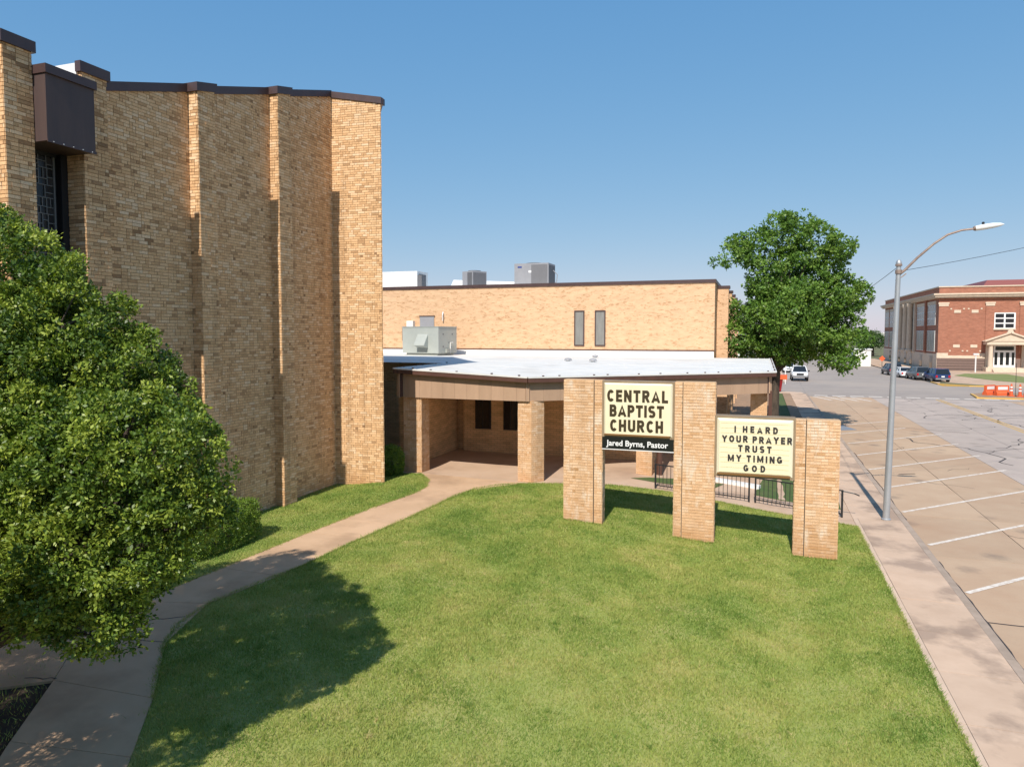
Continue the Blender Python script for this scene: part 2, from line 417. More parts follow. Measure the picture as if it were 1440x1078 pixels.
m_tyre = mat('tyre_rubber', (.018, .018, .018), .8)
m_rim = mat('wheel_rim', (.35, .36, .37), .35, metal=.7)
m_carglass = mat('car_glass', (.015, .018, .022), .06, spec=.7)
m_red = mat('tail_lamp_red', (.45, .01, .015), .3)
m_headl = mat('headlamp', (.8, .8, .78), .2)
def paint(name, c): return mat(name, c, .22, spec=.6)
p_white = paint('white_car_paint', (.72, .72, .72)); p_grey = paint('grey_car_paint', (.12, .125, .13)); p_blue = paint('blue_car_paint', (.02, .045, .13))
p_navy = paint('dark_car_paint', (.035, .04, .06)); p_redc = paint('red_car_paint', (.22, .012, .018))
m_leaf_near = leaf_mat('glossy_leaf', (.045, .09, .012), (.125, .195, .022), (.31, .37, .05), trans=.2)
m_leaf_street = leaf_mat('street_tree_leaf', (.06, .13, .02), (.125, .235, .034), (.22, .33, .06))
m_leaf_hedge = leaf_mat('hedge_leaf', (.06, .115, .014), (.14, .23, .026), (.24, .34, .042))
m_leaf_far = leaf_mat('far_leaf', (.035, .075, .02), (.07, .13, .03), (.12, .18, .05))

# ------------------------------------------------------------------ lettering (made first, while the scene is small)
_glyph = {}
def glyph(body, bold=.02):
    key = (body, bold)
    if key in _glyph: return _glyph[key]
    cu = bpy.data.curves.new('lettering', 'FONT'); cu.body = body; cu.size = 1.; cu.offset = bold; cu.extrude = .02; cu.resolution_u = 3
    ob = bpy.data.objects.new('lettering', cu); COL.objects.link(ob)
    dg = bpy.context.evaluated_depsgraph_get(); dg.update()
    me = bpy.data.meshes.new_from_object(ob.evaluated_get(dg))
    v = np.array([p.co[:] for p in me.vertices]); f = [tuple(p.vertices) for p in me.polygons]
    bpy.data.objects.remove(ob); bpy.data.meshes.remove(me); bpy.data.curves.remove(cu)
    _glyph[key] = (v, f); return v, f
def lettering(name, body, x0, x1, z0, z1, y, m, parent, bold=.02, depth=.012, caps=None):
    """upright lettering facing -Y, fitted into a box"""
    v, f = glyph(body, bold)
    lo = v.min(0); hi = v.max(0)
    if caps is not None: lo[1], hi[1] = caps
    w = np.empty_like(v)
    w[:, 0] = x0 + (v[:, 0] - lo[0]) / (hi[0] - lo[0]) * (x1 - x0)
    w[:, 2] = z0 + (v[:, 1] - lo[1]) / (hi[1] - lo[1]) * (z1 - z0)
    w[:, 1] = y - (v[:, 2] - lo[2]) / (hi[2] - lo[2]) * depth
    b = MB(); b.add([tuple(p) for p in w], f)
    return b.build(name, m, parent)
glyph('Jared Byrns, Pastor', .02)

# bold sign letters drawn as strokes: centre lines in a cell of height 1, stroke T
T = .23
def _arc(cx, cy, rx, ry, a0, a1, n=10):
    return [(cx + rx * math.cos(R(a0 + (a1 - a0) * i / n)), cy + ry * math.sin(R(a0 + (a1 - a0) * i / n))) for i in range(n + 1)]
def stroke_letter(ch):
    h = T / 2; lo, hi = h, 1 - h
    def W(w): return h, w - h, w
    if ch == 'I': return T, [[(h, 0), (h, 1)]]
    if ch == 'H': l, r, w = W(.66); return w, [[(l, 0), (l, 1)], [(r, 0), (r, 1)], [(l, .5), (r, .5)]]
    if ch == 'E': l, r, w = W(.56); return w, [[(l, 0), (l, 1)], [(l, lo), (w, lo)], [(l, hi), (w, hi)], [(l, .51), (w - .04, .51)]]
    if ch == 'L': l, r, w = W(.54); return w, [[(l, 0), (l, 1)], [(l, lo), (w, lo)]]
    if ch == 'T': w = .62; return w, [[(w / 2, 0), (w / 2, 1)], [(0, hi), (w, hi)]]
    if ch == 'N': l, r, w = W(.68); return w, [[(l, 0), (l, 1)], [(r, 0), (r, 1)], [(l, .97), (r, .03)]]
    if ch == 'M': l, r, w = W(.86); return w, [[(l, 0), (l, 1)], [(r, 0), (r, 1)], [(l, .95), (w / 2, .12), (r, .95)]]
    if ch == 'A': w = .74; return w, [[(.09, 0), (w / 2, .98), (w - .09, 0)], [(.18, .27), (w - .18, .27)]]
    if ch == 'Y': w = .72; return w, [[(.09, 1), (w / 2, .46)], [(w - .09, 1), (w / 2, .46)], [(w / 2, .5), (w / 2, 0)]]
    if ch == 'U': l, r, w = W(.66); return w, [[(l, 1), (l, .3)] + _arc(w / 2, .3, w / 2 - h, .3 - h, 180, 360)[1:] + [(r, 1)]]
    if ch == 'O': l, r, w = W(.72); return w, [_arc(w / 2, .5, w / 2 - h, .5 - h, 90, 450, 24)]
    if ch == 'C': l, r, w = W(.66); return w, [_arc(w / 2 + .02, .5, w / 2 - h, .5 - h, 42, 318, 20)]
    if ch == 'G': l, r, w = W(.7); return w, [_arc(w / 2, .5, w / 2 - h, .5 - h, 42, 330, 20), [(r, .12), (r, .5)], [(w / 2, .44), (w, .44)]]
    if ch == 'D': l, r, w = W(.66); return w, [[(l, 0), (l, 1)], [(l, hi), (w * .45, hi)] + _arc(w * .45, .5, w * .55 - h, .5 - h, 90, -90)[1:] + [(l, lo)]]
    bowl = lambda w, zc, rz, x: [(h, zc + rz), (x, zc + rz)] + _arc(x, zc, w - h - x, rz, 90, -90)[1:] + [(h, zc - rz)]
    if ch == 'P': w = .62; return w, [[(h, 0), (h, 1)], bowl(w, .69, .21, .32)]
    if ch == 'R': w = .66; return w, [[(h, 0), (h, 1)], bowl(w - .02, .7, .2, .34), [(.34, .46), (w - .1, 0)]]
    if ch == 'B': w = .64; return w, [[(h, 0), (h, 1)], bowl(w - .03, .71, .19, .34), bowl(w, .31, .21, .34)]
    if ch == 'S': w = .64; c = w / 2; return w, [_arc(c, .7, c - h, .2, 30, 270, 12) + _arc(c, .3, c - h, .2, 90, -150, 12)[1:]]
    return .3, []
def letter_mesh(b, ch, x0, z0, sx, sz, y, depth):
    w, strokes = stroke_letter(ch)
    for si, pl in enumerate(strokes):
        P = [Vector((p[0], p[1])) for p in pl]; n = len(P); L = []; Rr = []
        closed = (P[0] - P[-1]).length < 1e-6
        for i in range(n):
            d0 = (P[i] - P[i - 1]).normalized() if i > 0 else ((P[-1] - P[-2]).normalized() if closed else None)
            d1 = (P[i + 1] - P[i]).normalized() if i < n - 1 else ((P[1] - P[0]).normalized() if closed else None)
            d0 = d0 or d1; d1 = d1 or d0
            t = (d0 + d1).normalized(); m = Vector((-t.y, t.x)); k = 1 / max(.5, m.dot(Vector((-d0.y, d0.x))))
            L.append(P[i] + m * T / 2 * k); Rr.append(P[i] - m * T / 2 * k)
        yy = y - depth - si * .0012
        pt = lambda p, yv: (x0 + min(max(p.x, -.02), w + .02) * sx, yv, z0 + min(max(p.y, 0.), 1.) * sz)
        for i in range(n - 1):
            A, B_, C_, D_ = L[i], Rr[i], Rr[i + 1], L[i + 1]
            b.add([pt(A, yy), pt(B_, yy), pt(C_, yy), pt(D_, yy), pt(A, y), pt(B_, y), pt(C_, y), pt(D_, y)], [(0, 1, 2, 3), (4, 5, 1, 0), (3, 2, 6, 7), (5, 6, 2, 1), (4, 0, 3, 7)])
    return w * sx

# ------------------------------------------------------------------ ground, lawn, road, pavements
def smooth(t):
    t = np.clip(t, 0, 1); return t * t * (3 - 2 * t)
def terrain(x, y):
    x = np.asarray(x, float); y = np.asarray(y, float)
    z = np.clip(.135 + .075 * (.9 - x), .135, .575)
    z = z + .19 * np.exp(-((x + 12.4) / 1.3) ** 2 - ((y - 22.6) / 2.6) ** 2)
    z = z + .02 * np.sin(x * .9 + 1.) * np.sin(y * .7) * smooth((1.5 - x) / 2)
    return z
def tz(x, y): return float(terrain(x, y))

def sheet(name, poly, zf, m, step=.8, parent=None, dz=0.):
    xs = [p[0] for p in poly]; ys = [p[1] for p in poly]
    pts = [Vector((p[0], p[1])) for p in poly]
    # densify the rim
    rim = []
    for i in range(len(pts)):
        a, b = pts[i], pts[(i + 1) % len(pts)]; k = max(1, int((b - a).length / step))
        rim += [a.lerp(b, j / k) for j in range(k)]
    n = len(rim)
    grid = []
    gx = np.arange(min(xs) + step / 2, max(xs), step); gy = np.arange(min(ys) + step / 2, max(ys), step)
    G = np.array([(x, y) for x in gx for y in gy])
    if len(G):
        ins = inpoly(G, poly); grid = [Vector(g) for g in G[ins]]
    out = delaunay_2d_cdt(rim + grid, [(i, (i + 1) % n) for i in range(n)], [list(range(n))], 1, 1e-5)
    b = MB(); V = out[0]
    b.add([(v.x, v.y, (zf(v.x, v.y) if callable(zf) else zf) + dz) for v in V], [tuple(f) for f in out[2]])
    return b.build(name, m, parent, smooth=True)

def inpoly(P, poly):
    x = P[:, 0]; y = P[:, 1]; c = np.zeros(len(P), bool); n = len(poly); j = n - 1
    for i in range(n):
        xi, yi = poly[i]; xj, yj = poly[j]
        if yi != yj:
            t = ((yi > y) != (yj > y)) & (x < (xj - xi) * (y - yi) / (yj - yi) + xi)
            c ^= t
        j = i
    return c

b = MB(); b.add([(-3000, -400, -.3), (3000, -400, -.3), (3000, 4500, -.3), (-3000, 4500, -.3)], [(0, 1, 2, 3)])
tag(b.build('ground', m_field), kind='structure')

LAWN = [(2.94, 1.5), (2.94, 24.0), (1.2, 24.75), (-1.3, 25.3), (-3., 25.6), (-5.4, 25.45), (-7., 25.1), (-8., 24.7), (-8.9, 24.06), (-9.44, 23.26), (-9.72, 22.1), (-9.84, 20.07),
        (-9.92, 18.3), (-10.05, 16.25), (-10.15, 14.1), (-10.45, 12.6), (-10.6, 11.5), (-10.36, 10.4), (-9.95, 9.7), (-8.57, 8.1), (-7.55, 6.7), (-6.4, 5.2), (-4.6, 2.8), (-3.5, 1.5)]
STRIP = [(-15., 11.), (-11.95, 11.1), (-11.85, 13.4), (-11.73, 16.4), (-11.45, 19.3), (-11.05, 21.7), (-11.1, 22.6), (-11.5, 23.6), (-12.4, 24.7), (-13.5, 24.6), (-15., 22.6)]
tag(sheet('lawn', LAWN, tz, m_lawn), kind='structure')
tag(sheet('lawn_strip', STRIP, tz, m_lawn, .6), kind='structure')
BED = [(-15., 1.5), (-6.2, 1.5), (-7.9, 4.4), (-9.33, 6.4), (-10.5, 8.), (-11.6, 9.4), (-11.9, 11.), (-15., 11.)]
tag(sheet('planting_bed', BED, tz, m_soil, .7, dz=-.02), kind='structure')

# walkway: a slab between each pair of joints
wk = tag(bpy.data.objects.new('walkway', None), kind='structure'); link(wk)
PAIRS = [((-7.0, 3.2), (-5.1, 3.5)), ((-8.2, 4.9), (-6.4, 5.2)), ((-9.45, 6.55), (-7.65, 6.85)), ((-10.5, 8.0), (-8.57, 8.1)), ((-11.6, 9.4), (-9.95, 9.72)), ((-11.95, 11.05), (-10.6, 11.45)),
         ((-11.88, 13.3), (-10.27, 13.3)), ((-11.8, 14.9), (-10.12, 14.9)), ((-11.73, 16.5), (-10.04, 16.5)), ((-11.6, 18.1), (-9.93, 18.1)), ((-11.45, 19.7), (-9.86, 19.7)), ((-11.1, 21.5), (-9.76, 21.5)),
         ((-11.1, 22.7), (-9.55, 23.0)), ((-12.4, 24.75), (-8.1, 24.7))]
def slab(q, m, parent, name='slab', th=.12, dz=.025, gap=.008):
    q = [Vector(p) for p in q]; c = sum(q, Vector((0, 0))) / 4
    q = [p + (c - p).normalized() * gap for p in q]
    b = MB(); b.hexa([(p.x, p.y, tz(p.x, p.y) + dz - th) for p in q], [(p.x, p.y, tz(p.x, p.y) + dz) for p in q])
    return b.build(name, m, parent)
for (l0, r0), (l1, r1) in zip(PAIRS[:-1], PAIRS[1:]): slab([l0, r0, r1, l1], m_walk, wk)
slab([(-10.5, 8.), (-11.6, 9.4), (-13.1, 8.45), (-11.85, 6.95)], m_walk, wk)
slab([(-11.85, 6.95), (-13.1, 8.45), (-14.5, 7.5), (-13.2, 5.9)], m_walk, wk)
# weathered cracks across the walk
def ribbon(pts, w, z, name, m, parent, jitter=0.):
    b = MB()
    for i in range(len(pts) - 1):
        a = Vector(pts[i]); c = Vector(pts[i + 1]); d = (c - a).normalized(); s = Vector((-d.y, d.x)) * w / 2
        zf = z if callable(z) else (lambda x, y: z)
        P = [a - s, c - s, c + s, a + s]
        b.quad(*[(p.x, p.y, zf(p.x, p.y)) for p in P])
    return b.build(name, m, parent)
def jag(a, c, n, amp):
    a = Vector(a); c = Vector(c); d = (c - a); s = Vector((-d.y, d.x)).normalized()
    return [a + d * (i / n) + s * (rnd.uniform(-amp, amp) if 0 < i < n else 0) for i in range(n + 1)]
wz = lambda x, y: tz(x, y) + .029
ribbon(jag((-11.2, 10.2), (-10.5, 10.75), 7, .06), .03, wz, 'crack', m_crack, wk)
ribbon(jag((-11.6, 9.4), (-9.95, 9.72), 8, .02), .02, wz, 'crack', m_crack, wk)
ribbon(jag((-11.0, 7.9), (-10.5, 8.05), 5, .03), .02, wz, 'crack', m_crack, wk)

# forecourt under and in front of the canopy
PLAZA = [(-8.1, 24.72), (-7., 25.12), (-5.4, 25.47), (-3., 25.62), (-1.3, 25.32), (1.2, 24.77), (2.94, 24.02), (2.94, 32.5), (.9, 33.2), (.9, 46.), (-18., 46.), (-18., 26.), (-13.5, 24.62), (-12.4, 24.77)]
tag(sheet('forecourt', PLAZA, tz, m_plaza, 1.), kind='structure')
def curb_line(a, c, w, h, m, name, parent=None):
    b = MB(); a = Vector(a); c = Vector(c); d = (c - a).normalized(); s = Vector((-d.y, d.x)) * w / 2
    q = [a - s, c - s, c + s, a + s]
    b.hexa([(p.x, p.y, tz(p.x, p.y) - .05) for p in q], [(p.x, p.y, tz(p.x, p.y) + h) for p in q]); return b.build(name, m, parent)
tag(sheet('grass_patch', [(-4.6, 27.1), (-3.6, 26.95), (-1.6, 27.1), (-1.2, 28.4), (-2.8, 28.3), (-4., 27.7)], tz, m_verge, .6, dz=.012), kind='structure')
tag(sheet('grass_patch', [(-.1, 27.2), (2.7, 26.2), (2.85, 29.5), (1., 31.), (.2, 30.2)], tz, m_verge, .6, dz=.012), kind='structure')
tag(curb_line((-1.9, 28.9), (.1, 28.4), .35, .12, m_flash, 'low_kerb'), kind='structure')
tag(curb_line((-13.5, 24.75), (-14.9, 23.6), .3, .1, m_kerb, 'low_kerb'), kind='structure')
tag(sheet('verge', [(1.0, 33.3), (2.2, 33.2), (2.2, 76.2), (1.0, 76.2)], lambda x, y: .12, m_verge, 3.), kind='structure')
tag(sheet('verge_path', [(2.22, 33.), (2.94, 32.6), (2.94, 76.5), (2.22, 76.5)], lambda x, y: .13, m_dirt, 3.), kind='structure')
tag(sheet('yard', [(.98, 46.2), (.98, 78.5), (-60., 78.5), (-60., 46.2)], lambda x, y: .05, m_dirt, 20.), kind='structure')

# pavement along the street
sw = tag(bpy.data.objects.new('pavement', None), kind='structure'); link(sw)
y = 1.2
while y < 76:
    y1 = min(y + 1.84, 76.3)
    for x0, x1, m in ((2.94, 3.09, m_concrete_clean), (3.09, 4.36, m_concrete)):
        if y > 24.2 and x0 < 3: continue
        bb = MB(); bb.box((2.94 if y > 24.2 else x0) + .004, x1 - .004, y + .006, y1 - .006, -.1, .148 + rnd.uniform(-.004, .004)); bb.build('slab' if x0 > 3 else 'edging', m, sw)
    y = y1
b = MB(); b.box(2.93, 4.36, 1.2, 76.3, -.15, .125); b.build('joint_bed', m_joint, sw)
kb = tag(bpy.data.objects.new('kerb', None), kind='structure'); link(kb)
y = 1.2
while y < 76:
    y1 = min(y + 2.76, 76.4)
    bb = MB(); z = .145 + rnd.uniform(-.006, .004)
    bb.prism_y([(4.365, -.1), (4.60, -.1), (4.56, z - .03), (4.53, z), (4.365, z)], y + .006, y1 - .006); bb.build('kerb_stone', m_kerb, kb)
    y = y1

# street of cast concrete slabs as far as the crossing, plain surface beyond
rd = tag(bpy.data.objects.new('road', None), kind='structure'); link(rd)
b = MB(); b.box(4.4, 27.6, -14, 75.0, -.2, -.018); b.build('joint_bed', m_joint, rd)
COLS = [(4.6, 7.2, m_park), (7.2, 10.15, m_park), (10.15, 12.9, m_lane), (12.9, 15.65, m_lane), (15.65, 18.4, m_lane), (18.4, 21.2, m_lane), (21.2, 24.2, m_park), (24.2, 27.5, m_park)]
cuts = [-14, -8.5, -3.5] + [3. + 4.75 * i for i in range(16)]
cuts[-1] = 75.0
for y0, y1 in zip(cuts[:-1], cuts[1:]):
    for x0, x1, m in COLS:
        bb = MB(); z = rnd.uniform(-.003, .003)
        w0, w1 = rnd.uniform(.006, .014), rnd.uniform(.006, .016)
        bb.box(x0 + .009, x1 - .009, y0 + w0, y1 - w1, -.05, z); bb.build('slab', m, rd)
b = MB()
for x0, x1, y0, y1 in ((4.4, 27.5, 75.0, 94.5), (3.2, 20.2, 94.5, 420), (-120, 4.4, 78.6, 94.5), (27.5, 140, 78.6, 94.5)):
    b.quad((x0, y0, 0), (x1, y0, 0), (x1, y1, 0), (x0, y1, 0))
b.build('far_carriageway', m_asph, rd)

# painted lines
for k in range(11):
    y0 = 11. + 4.03 * k
    sx = 4.72
    ln = 6.1 if k < 9 else 4.5
    a = Vector((sx, y0)); c = a + Vector((.70, .714)) * (ln * 1.36)
    ribbon([a, a.lerp(c, .35), a.lerp(c, .7), c], .13, .006, 'parking_line', m_pwhite, rd)
for x in np.arange(5.2, 26.5, 1.62):
    ribbon([(x, 76.15 + .02 * (x - 5)), (x + 1.2, 76.18 + .02 * (x - 5))], .75, .005, 'crossing_bar', m_pwhite, rd)
for i, x in enumerate((5.4, 6.5, 7.6, 8.7)):
    ribbon([(x + .9, 71.2), (x - .4, 74.9)], .3, .006, 'hatch_bar', m_pwhite, rd)
for xx in (15.5, 15.82):
    ribbon([(xx, -5), (xx, 30), (xx, 60), (xx, 74.8)], .13, .006, 'centre_line', m_pyel, rd)
b = MB(); b.add([(4.9, 49.0, .006), (5.95, 49.6, .006), (5.2, 52.0, .006)], [(0, 1, 2)]); b.build('blue_marking', m_pblue, rd)
# cracks sealed with tar
def wander(p, ang, n, step, jit):
    pts = [Vector(p)]
    for i in range(n):
        ang += rnd.uniform(-jit, jit); pts.append(pts[-1] + Vector((math.sin(ang), math.cos(ang))) * step * rnd.uniform(.6, 1.3))
    return pts
for p, a, n in (((11.2, 38.5), .1, 20), ((13.0, 41), .3, 22), ((12.2, 50), -.2, 18), ((13.8, 33), .1, 14), ((17.6, 50), .05, 26), ((18.6, 56), -.1, 18), ((11.4, 58), .2, 14), ((16.8, 64), .3, 12),
                ((13.5, 47), 1.4, 9), ((12, 44), 1.3, 10), ((11.0, 53), 1.7, 8), ((17, 58), 1.4, 8), ((14., 61), 1.2, 9), ((10.6, 30), .05, 12), ((19.5, 46), .1, 16), ((17.3, 44), 1.2, 7)):
    pts = wander(p, a, n, .55, .75)
    ribbon(pts, rnd.uniform(.04, .085), .005, 'crack', m_crack, rd)
for k in range(26):
    p = (rnd.uniform(10.6, 20.5), rnd.uniform(26, 73)); pts = wander(p, rnd.choice((0, 1.5)) + rnd.uniform(-.4, .4), rnd.randint(5, 13), .45, .8)
    ribbon(pts, rnd.uniform(.025, .06), .005, 'crack', m_crack, rd)
for p, a, n in (((6.2, 33), 1.2, 5), ((8., 36), .5, 5), ((9, 30), 1.4, 4), ((6.4, 41), 1.1, 6), ((8.6, 24), .2, 6)):
    ribbon(wander(p, a, n, .4, .8), .025, .005, 'crack', m_crack, rd)
ribbon(jag((4.64, 10.), (4.64, 21.5), 34, .02), .05, .006, 'gutter_crack', m_crack, rd)
ribbon(jag((4.66, 26.), (4.66, 40.), 30, .03), .03, .006, 'gutter_crack', m_crack, rd)
ribbon(jag((4.64, 17.22), (12.5, 17.4), 18, .02), .05, .007, 'tar_seam', m_crack, rd)
ribbon([(5.8, 34.4), (6.15, 34.65), (6.5, 34.8)], .09, .006, 'tar_seam', m_crack, rd)

# far side: corner island, school lawn and walks
def flat(name, poly, z, h, m, parent=None):
    b = MB(); b.prism(poly, z - .15, h); o = b.build(name, m, parent); return o
tag(flat('corner_island', [(19.6, 77.5), (30, 77.9), (30, 78.6), (28, 84.5), (22, 84.5), (20.2, 82.2)], 0, .1, m_dirt), kind='structure')
tag(flat('yellow_kerb', [(19.35, 77.3), (30, 77.7), (30, 77.88), (19.62, 77.48), (20.2, 82.1), (20.0, 82.2)], 0, .13, m_pyel), kind='structure')
tag(flat('school_pavement', [(20.4, 97.), (23., 94.8), (140, 94.8), (140, 132.5), (26.5, 132.5), (26.5, 190), (20.4, 190)], 0, .1, m_plaza), kind='structure')
tag(flat('school_lawn', [(26.4, 117), (29., 122.5), (34.6, 123.5), (34.6, 108), (31., 101.2), (28.5, 106)], .1, .13, m_school_lawn), kind='structure')
tag(flat('school_lawn', [(36., 101.2), (38.6, 101.2), (50, 101.2), (50, 122), (40., 122), (36.3, 110)], .1, .13, m_school_lawn), kind='structure')
tag(flat('nose_grass', [(20.5, 97.3), (22.9, 95.2), (25.5, 95.3), (21.2, 100.5)], .1, .125, m_field), kind='structure')
tag(flat('yellow_kerb', [(20.2, 97.), (22.9, 94.55), (26., 94.6), (26., 94.78), (23., 94.74), (20.38, 97.1), (20.38, 101), (20.2, 101)], 0, .14, m_pyel), kind='structure')
tag(flat('near_pavement', [(-60, 95.), (2.0, 95.), (3.3, 97.), (3.3, 190), (1.8, 190), (1.8, 100), (-60, 100)], 0, .1, m_concrete_clean), kind='structure')
tag(flat('corner_pavement', [(1.2, 76.3), (4.3, 76.45), (4.1, 78.2), (2.8, 78.6), (1.2, 78.6)], 0, .125, m_concrete_clean), kind='structure')

# ------------------------------------------------------------------ grass blades
def tone_attr(me, vals, domain='POINT'):
    a = me.attributes.new('tone', 'FLOAT', domain); a.data.foreach_set('value', np.ascontiguousarray(vals, dtype=np.float32))

def fastmesh(name, V, F, mats, tone=None, smooth=False):
    """V (n,3), F (m,k) of equal polygons"""
    me = bpy.data.meshes.new(name)
    n = len(V); k = F.shape[1]; mcount = len(F)
    me.vertices.add(n); me.vertices.foreach_set('co', np.ascontiguousarray(V, np.float32).ravel())
    me.loops.add(mcount * k); me.loops.foreach_set('vertex_index', np.ascontiguousarray(F, np.int32).ravel())
    me.polygons.add(mcount); me.polygons.foreach_set('loop_start', np.arange(0, mcount * k, k, dtype=np.int32))
    try: me.polygons.foreach_set('loop_total', np.full(mcount, k, np.int32))
    except Exception: pass
    if not smooth: me.polygons.foreach_set('use_smooth', np.zeros(mcount, bool))
    me.update(calc_edges=True)
    for m in (mats if isinstance(mats, (list, tuple)) else [mats]): me.materials.append(m)
    if tone is not None: tone_attr(me, tone)
    return me

def grass_mat():
    m = bpy.data.materials.new('grass_blade'); m.use_nodes = True
    n = m.node_tree.nodes; l = m.node_tree.links
    p = n['Principled BSDF']; p.inputs['Roughness'].default_value = .6; p.inputs['Specular IOR Level'].default_value = .25
    at = n.new('ShaderNodeAttribute'); at.attribute_name = 'tone'
    geo = n.new('ShaderNodeNewGeometry')
    n1 = n.new('ShaderNodeTexNoise'); n1.inputs['Scale'].default_value = .55; n1.inputs['Detail'].default_value = 6; n1.inputs['Roughness'].default_value = .65; l.new(geo.outputs['Position'], n1.inputs['Vector'])
    m1 = n.new('ShaderNodeMapRange'); m1.inputs[1].default_value = .33; m1.inputs[2].default_value = .68; m1.inputs[3].default_value = -.3; m1.inputs[4].default_value = .38; l.new(n1.outputs['Fac'], m1.inputs[0])
    ad = n.new('ShaderNodeMath'); ad.operation = 'ADD'; ad.use_clamp = True; l.new(at.outputs['Fac'], ad.inputs[0]); l.new(m1.outputs[0], ad.inputs[1])
    cr = n.new('ShaderNodeValToRGB'); e = cr.color_ramp.elements
    e[0].position = 0.; e[0].color = (.14, .24, .04, 1); e[1].position = 1.; e[1].color = (.58, .48, .22, 1)
    for pos, c in ((.3, (.255, .34, .07)), (.55, (.365, .41, .1)), (.8, (.48, .45, .15))):
        q = e.new(pos); q.color = (*c, 1)
    l.new(ad.outputs[0], cr.inputs[0]); l.new(cr.outputs[0], p.inputs['Base Color'])
    tr = n.new('ShaderNodeBsdfTranslucent'); l.new(cr.outputs[0], tr.inputs['Color'])
    ms = n.new('ShaderNodeMixShader'); ms.inputs[0].default_value = .3
    l.new(p.outputs[0], ms.inputs[1]); l.new(tr.outputs[0], ms.inputs[2]); l.new(ms.outputs[0], n['Material Output'].inputs['Surface'])
    return m
m_grass = grass_mat()

def grass(name, poly, dens, h, m, label, keep=None, tone=(.2, .62)):
    P = np.array(poly); lo = P.min(0); hi = P.max(0)
    n = int((hi[0] - lo[0]) * (hi[1] - lo[1]) * dens)
    pts = lo + npr.random((n, 2)) * (hi - lo)
    pts = pts[inpoly(pts, poly)]
    if keep is not None: pts = pts[npr.random(len(pts)) < keep(pts)]
    n = len(pts)
    z = terrain(pts[:, 0], pts[:, 1]) - .008
    cl = np.sin(pts[:, 0] * 2.1 + np.sin(pts[:, 1] * 1.3) * 2) * np.sin(pts[:, 1] * 2.7 + np.sin(pts[:, 0] * 1.7) * 2)
    hh = h * npr.uniform(.55, 1.35, n) * (1 + .25 * cl)
    a = npr.uniform(0, 2 * np.pi, n); lean = npr.uniform(.1, 1.1, n) * hh
    wd = npr.uniform(.0045, .0085, n) * (1 + np.clip(pts[:, 1] - 8, 0, 20) * .06)
    la = npr.uniform(0, 2 * np.pi, n)
    V = np.empty((n, 3, 3))
    V[:, 0] = np.c_[pts[:, 0] - np.cos(a) * wd, pts[:, 1] - np.sin(a) * wd, z]
    V[:, 1] = np.c_[pts[:, 0] + np.cos(a) * wd, pts[:, 1] + np.sin(a) * wd, z]
    V[:, 2] = np.c_[pts[:, 0] + np.cos(la) * lean, pts[:, 1] + np.sin(la) * lean, z + hh]
    t = npr.uniform(tone[0], tone[1], n)
    me = fastmesh(name, V.reshape(-1, 3), np.arange(3 * n).reshape(-1, 3), m, np.repeat(t, 3))
    o = bpy.data.objects.new(name, me); link(o)
    return tag(o, label, 'grass', kind='stuff')
grass('grass', [p for p in LAWN if p[1] > 5] + [(-6.2, 5.), (2.9, 5.)][::1], 3000, .05, m_grass, 'mown green grass of the front lawn around the sign',
      keep=lambda p: np.clip(1.25 - (np.hypot(p[:, 0], p[:, 1]) - 9) / 26, .3, 1))
def tufts(name, poly, n, h, m, label, tone):
    P = np.array(poly); lo = P.min(0); hi = P.max(0)
    c = lo + npr.random((n * 3, 2)) * (hi - lo); c = c[inpoly(c, poly)][:n]
    k = 26; r = npr.uniform(.03, .12, len(c))
    pts = np.repeat(c, k, 0) + npr.normal(size=(len(c) * k, 2)) * np.repeat(r, k)[:, None]
    blades(name, pts, h * np.repeat(npr.uniform(.7, 1.4, len(c)), k), m, label, np.clip(np.repeat(npr.uniform(tone[0], tone[1], len(c)), k) + npr.normal(size=len(c) * k) * .08, 0.01, 1))
def blades(name, pts, h, m, label, t):
    n = len(pts); z = terrain(pts[:, 0], pts[:, 1]) - .008
    hh = h * npr.uniform(.5, 1.3, n); a = npr.uniform(0, 6.283, n); la = npr.uniform(0, 6.283, n); lean = npr.uniform(.2, 1.2, n) * hh; wd = npr.uniform(.005, .01, n)
    V = np.empty((n, 3, 3))
    V[:, 0] = np.c_[pts[:, 0] - np.cos(a) * wd, pts[:, 1] - np.sin(a) * wd, z]; V[:, 1] = np.c_[pts[:, 0] + np.cos(a) * wd, pts[:, 1] + np.sin(a) * wd, z]
    V[:, 2] = np.c_[pts[:, 0] + np.cos(la) * lean, pts[:, 1] + np.sin(la) * lean, z + hh]
    me = fastmesh(name, V.reshape(-1, 3), np.arange(3 * n).reshape(-1, 3), m, np.repeat(t, 3)); o = bpy.data.objects.new(name, me); link(o); tag(o, label, 'grass', kind='stuff')
VIEW = [p for p in LAWN if p[1] > 5] + [(-6.2, 5.), (2.9, 5.)]
tufts('grass', VIEW, 1100, .075, m_grass, 'coarse taller grass tufts scattered over the front lawn', (.0, .3))
tufts('grass', VIEW, 420, .05, m_grass, 'straw coloured dry tufts scattered over the front lawn', (.75, 1.))
def fringe(line, dens, off, label):
    out = []
    for a, c in zip(line[:-1], line[1:]):
        a = np.array(a); c = np.array(c); L = np.hypot(*(c - a)); k = int(L * dens); t = npr.random(k)[:, None]
        wob = .5 + .5 * np.sin(t * L * 5.3 + a[0]) * np.sin(t * L * 2.1 + 1)
        out.append(a + (c - a) * t + npr.normal(size=(k, 2)) * off * wob)
    p = np.concatenate(out); blades('grass', p, .07, m_grass, label, npr.uniform(.1, .7, len(p)))
fringe(LAWN[1:-4], 420, .05, 'ragged grass fringe creeping over the walk edge round the lawn')
fringe([(2.94, 5.), (2.94, 24.)], 420, .035, 'ragged grass fringe along the pavement edge')
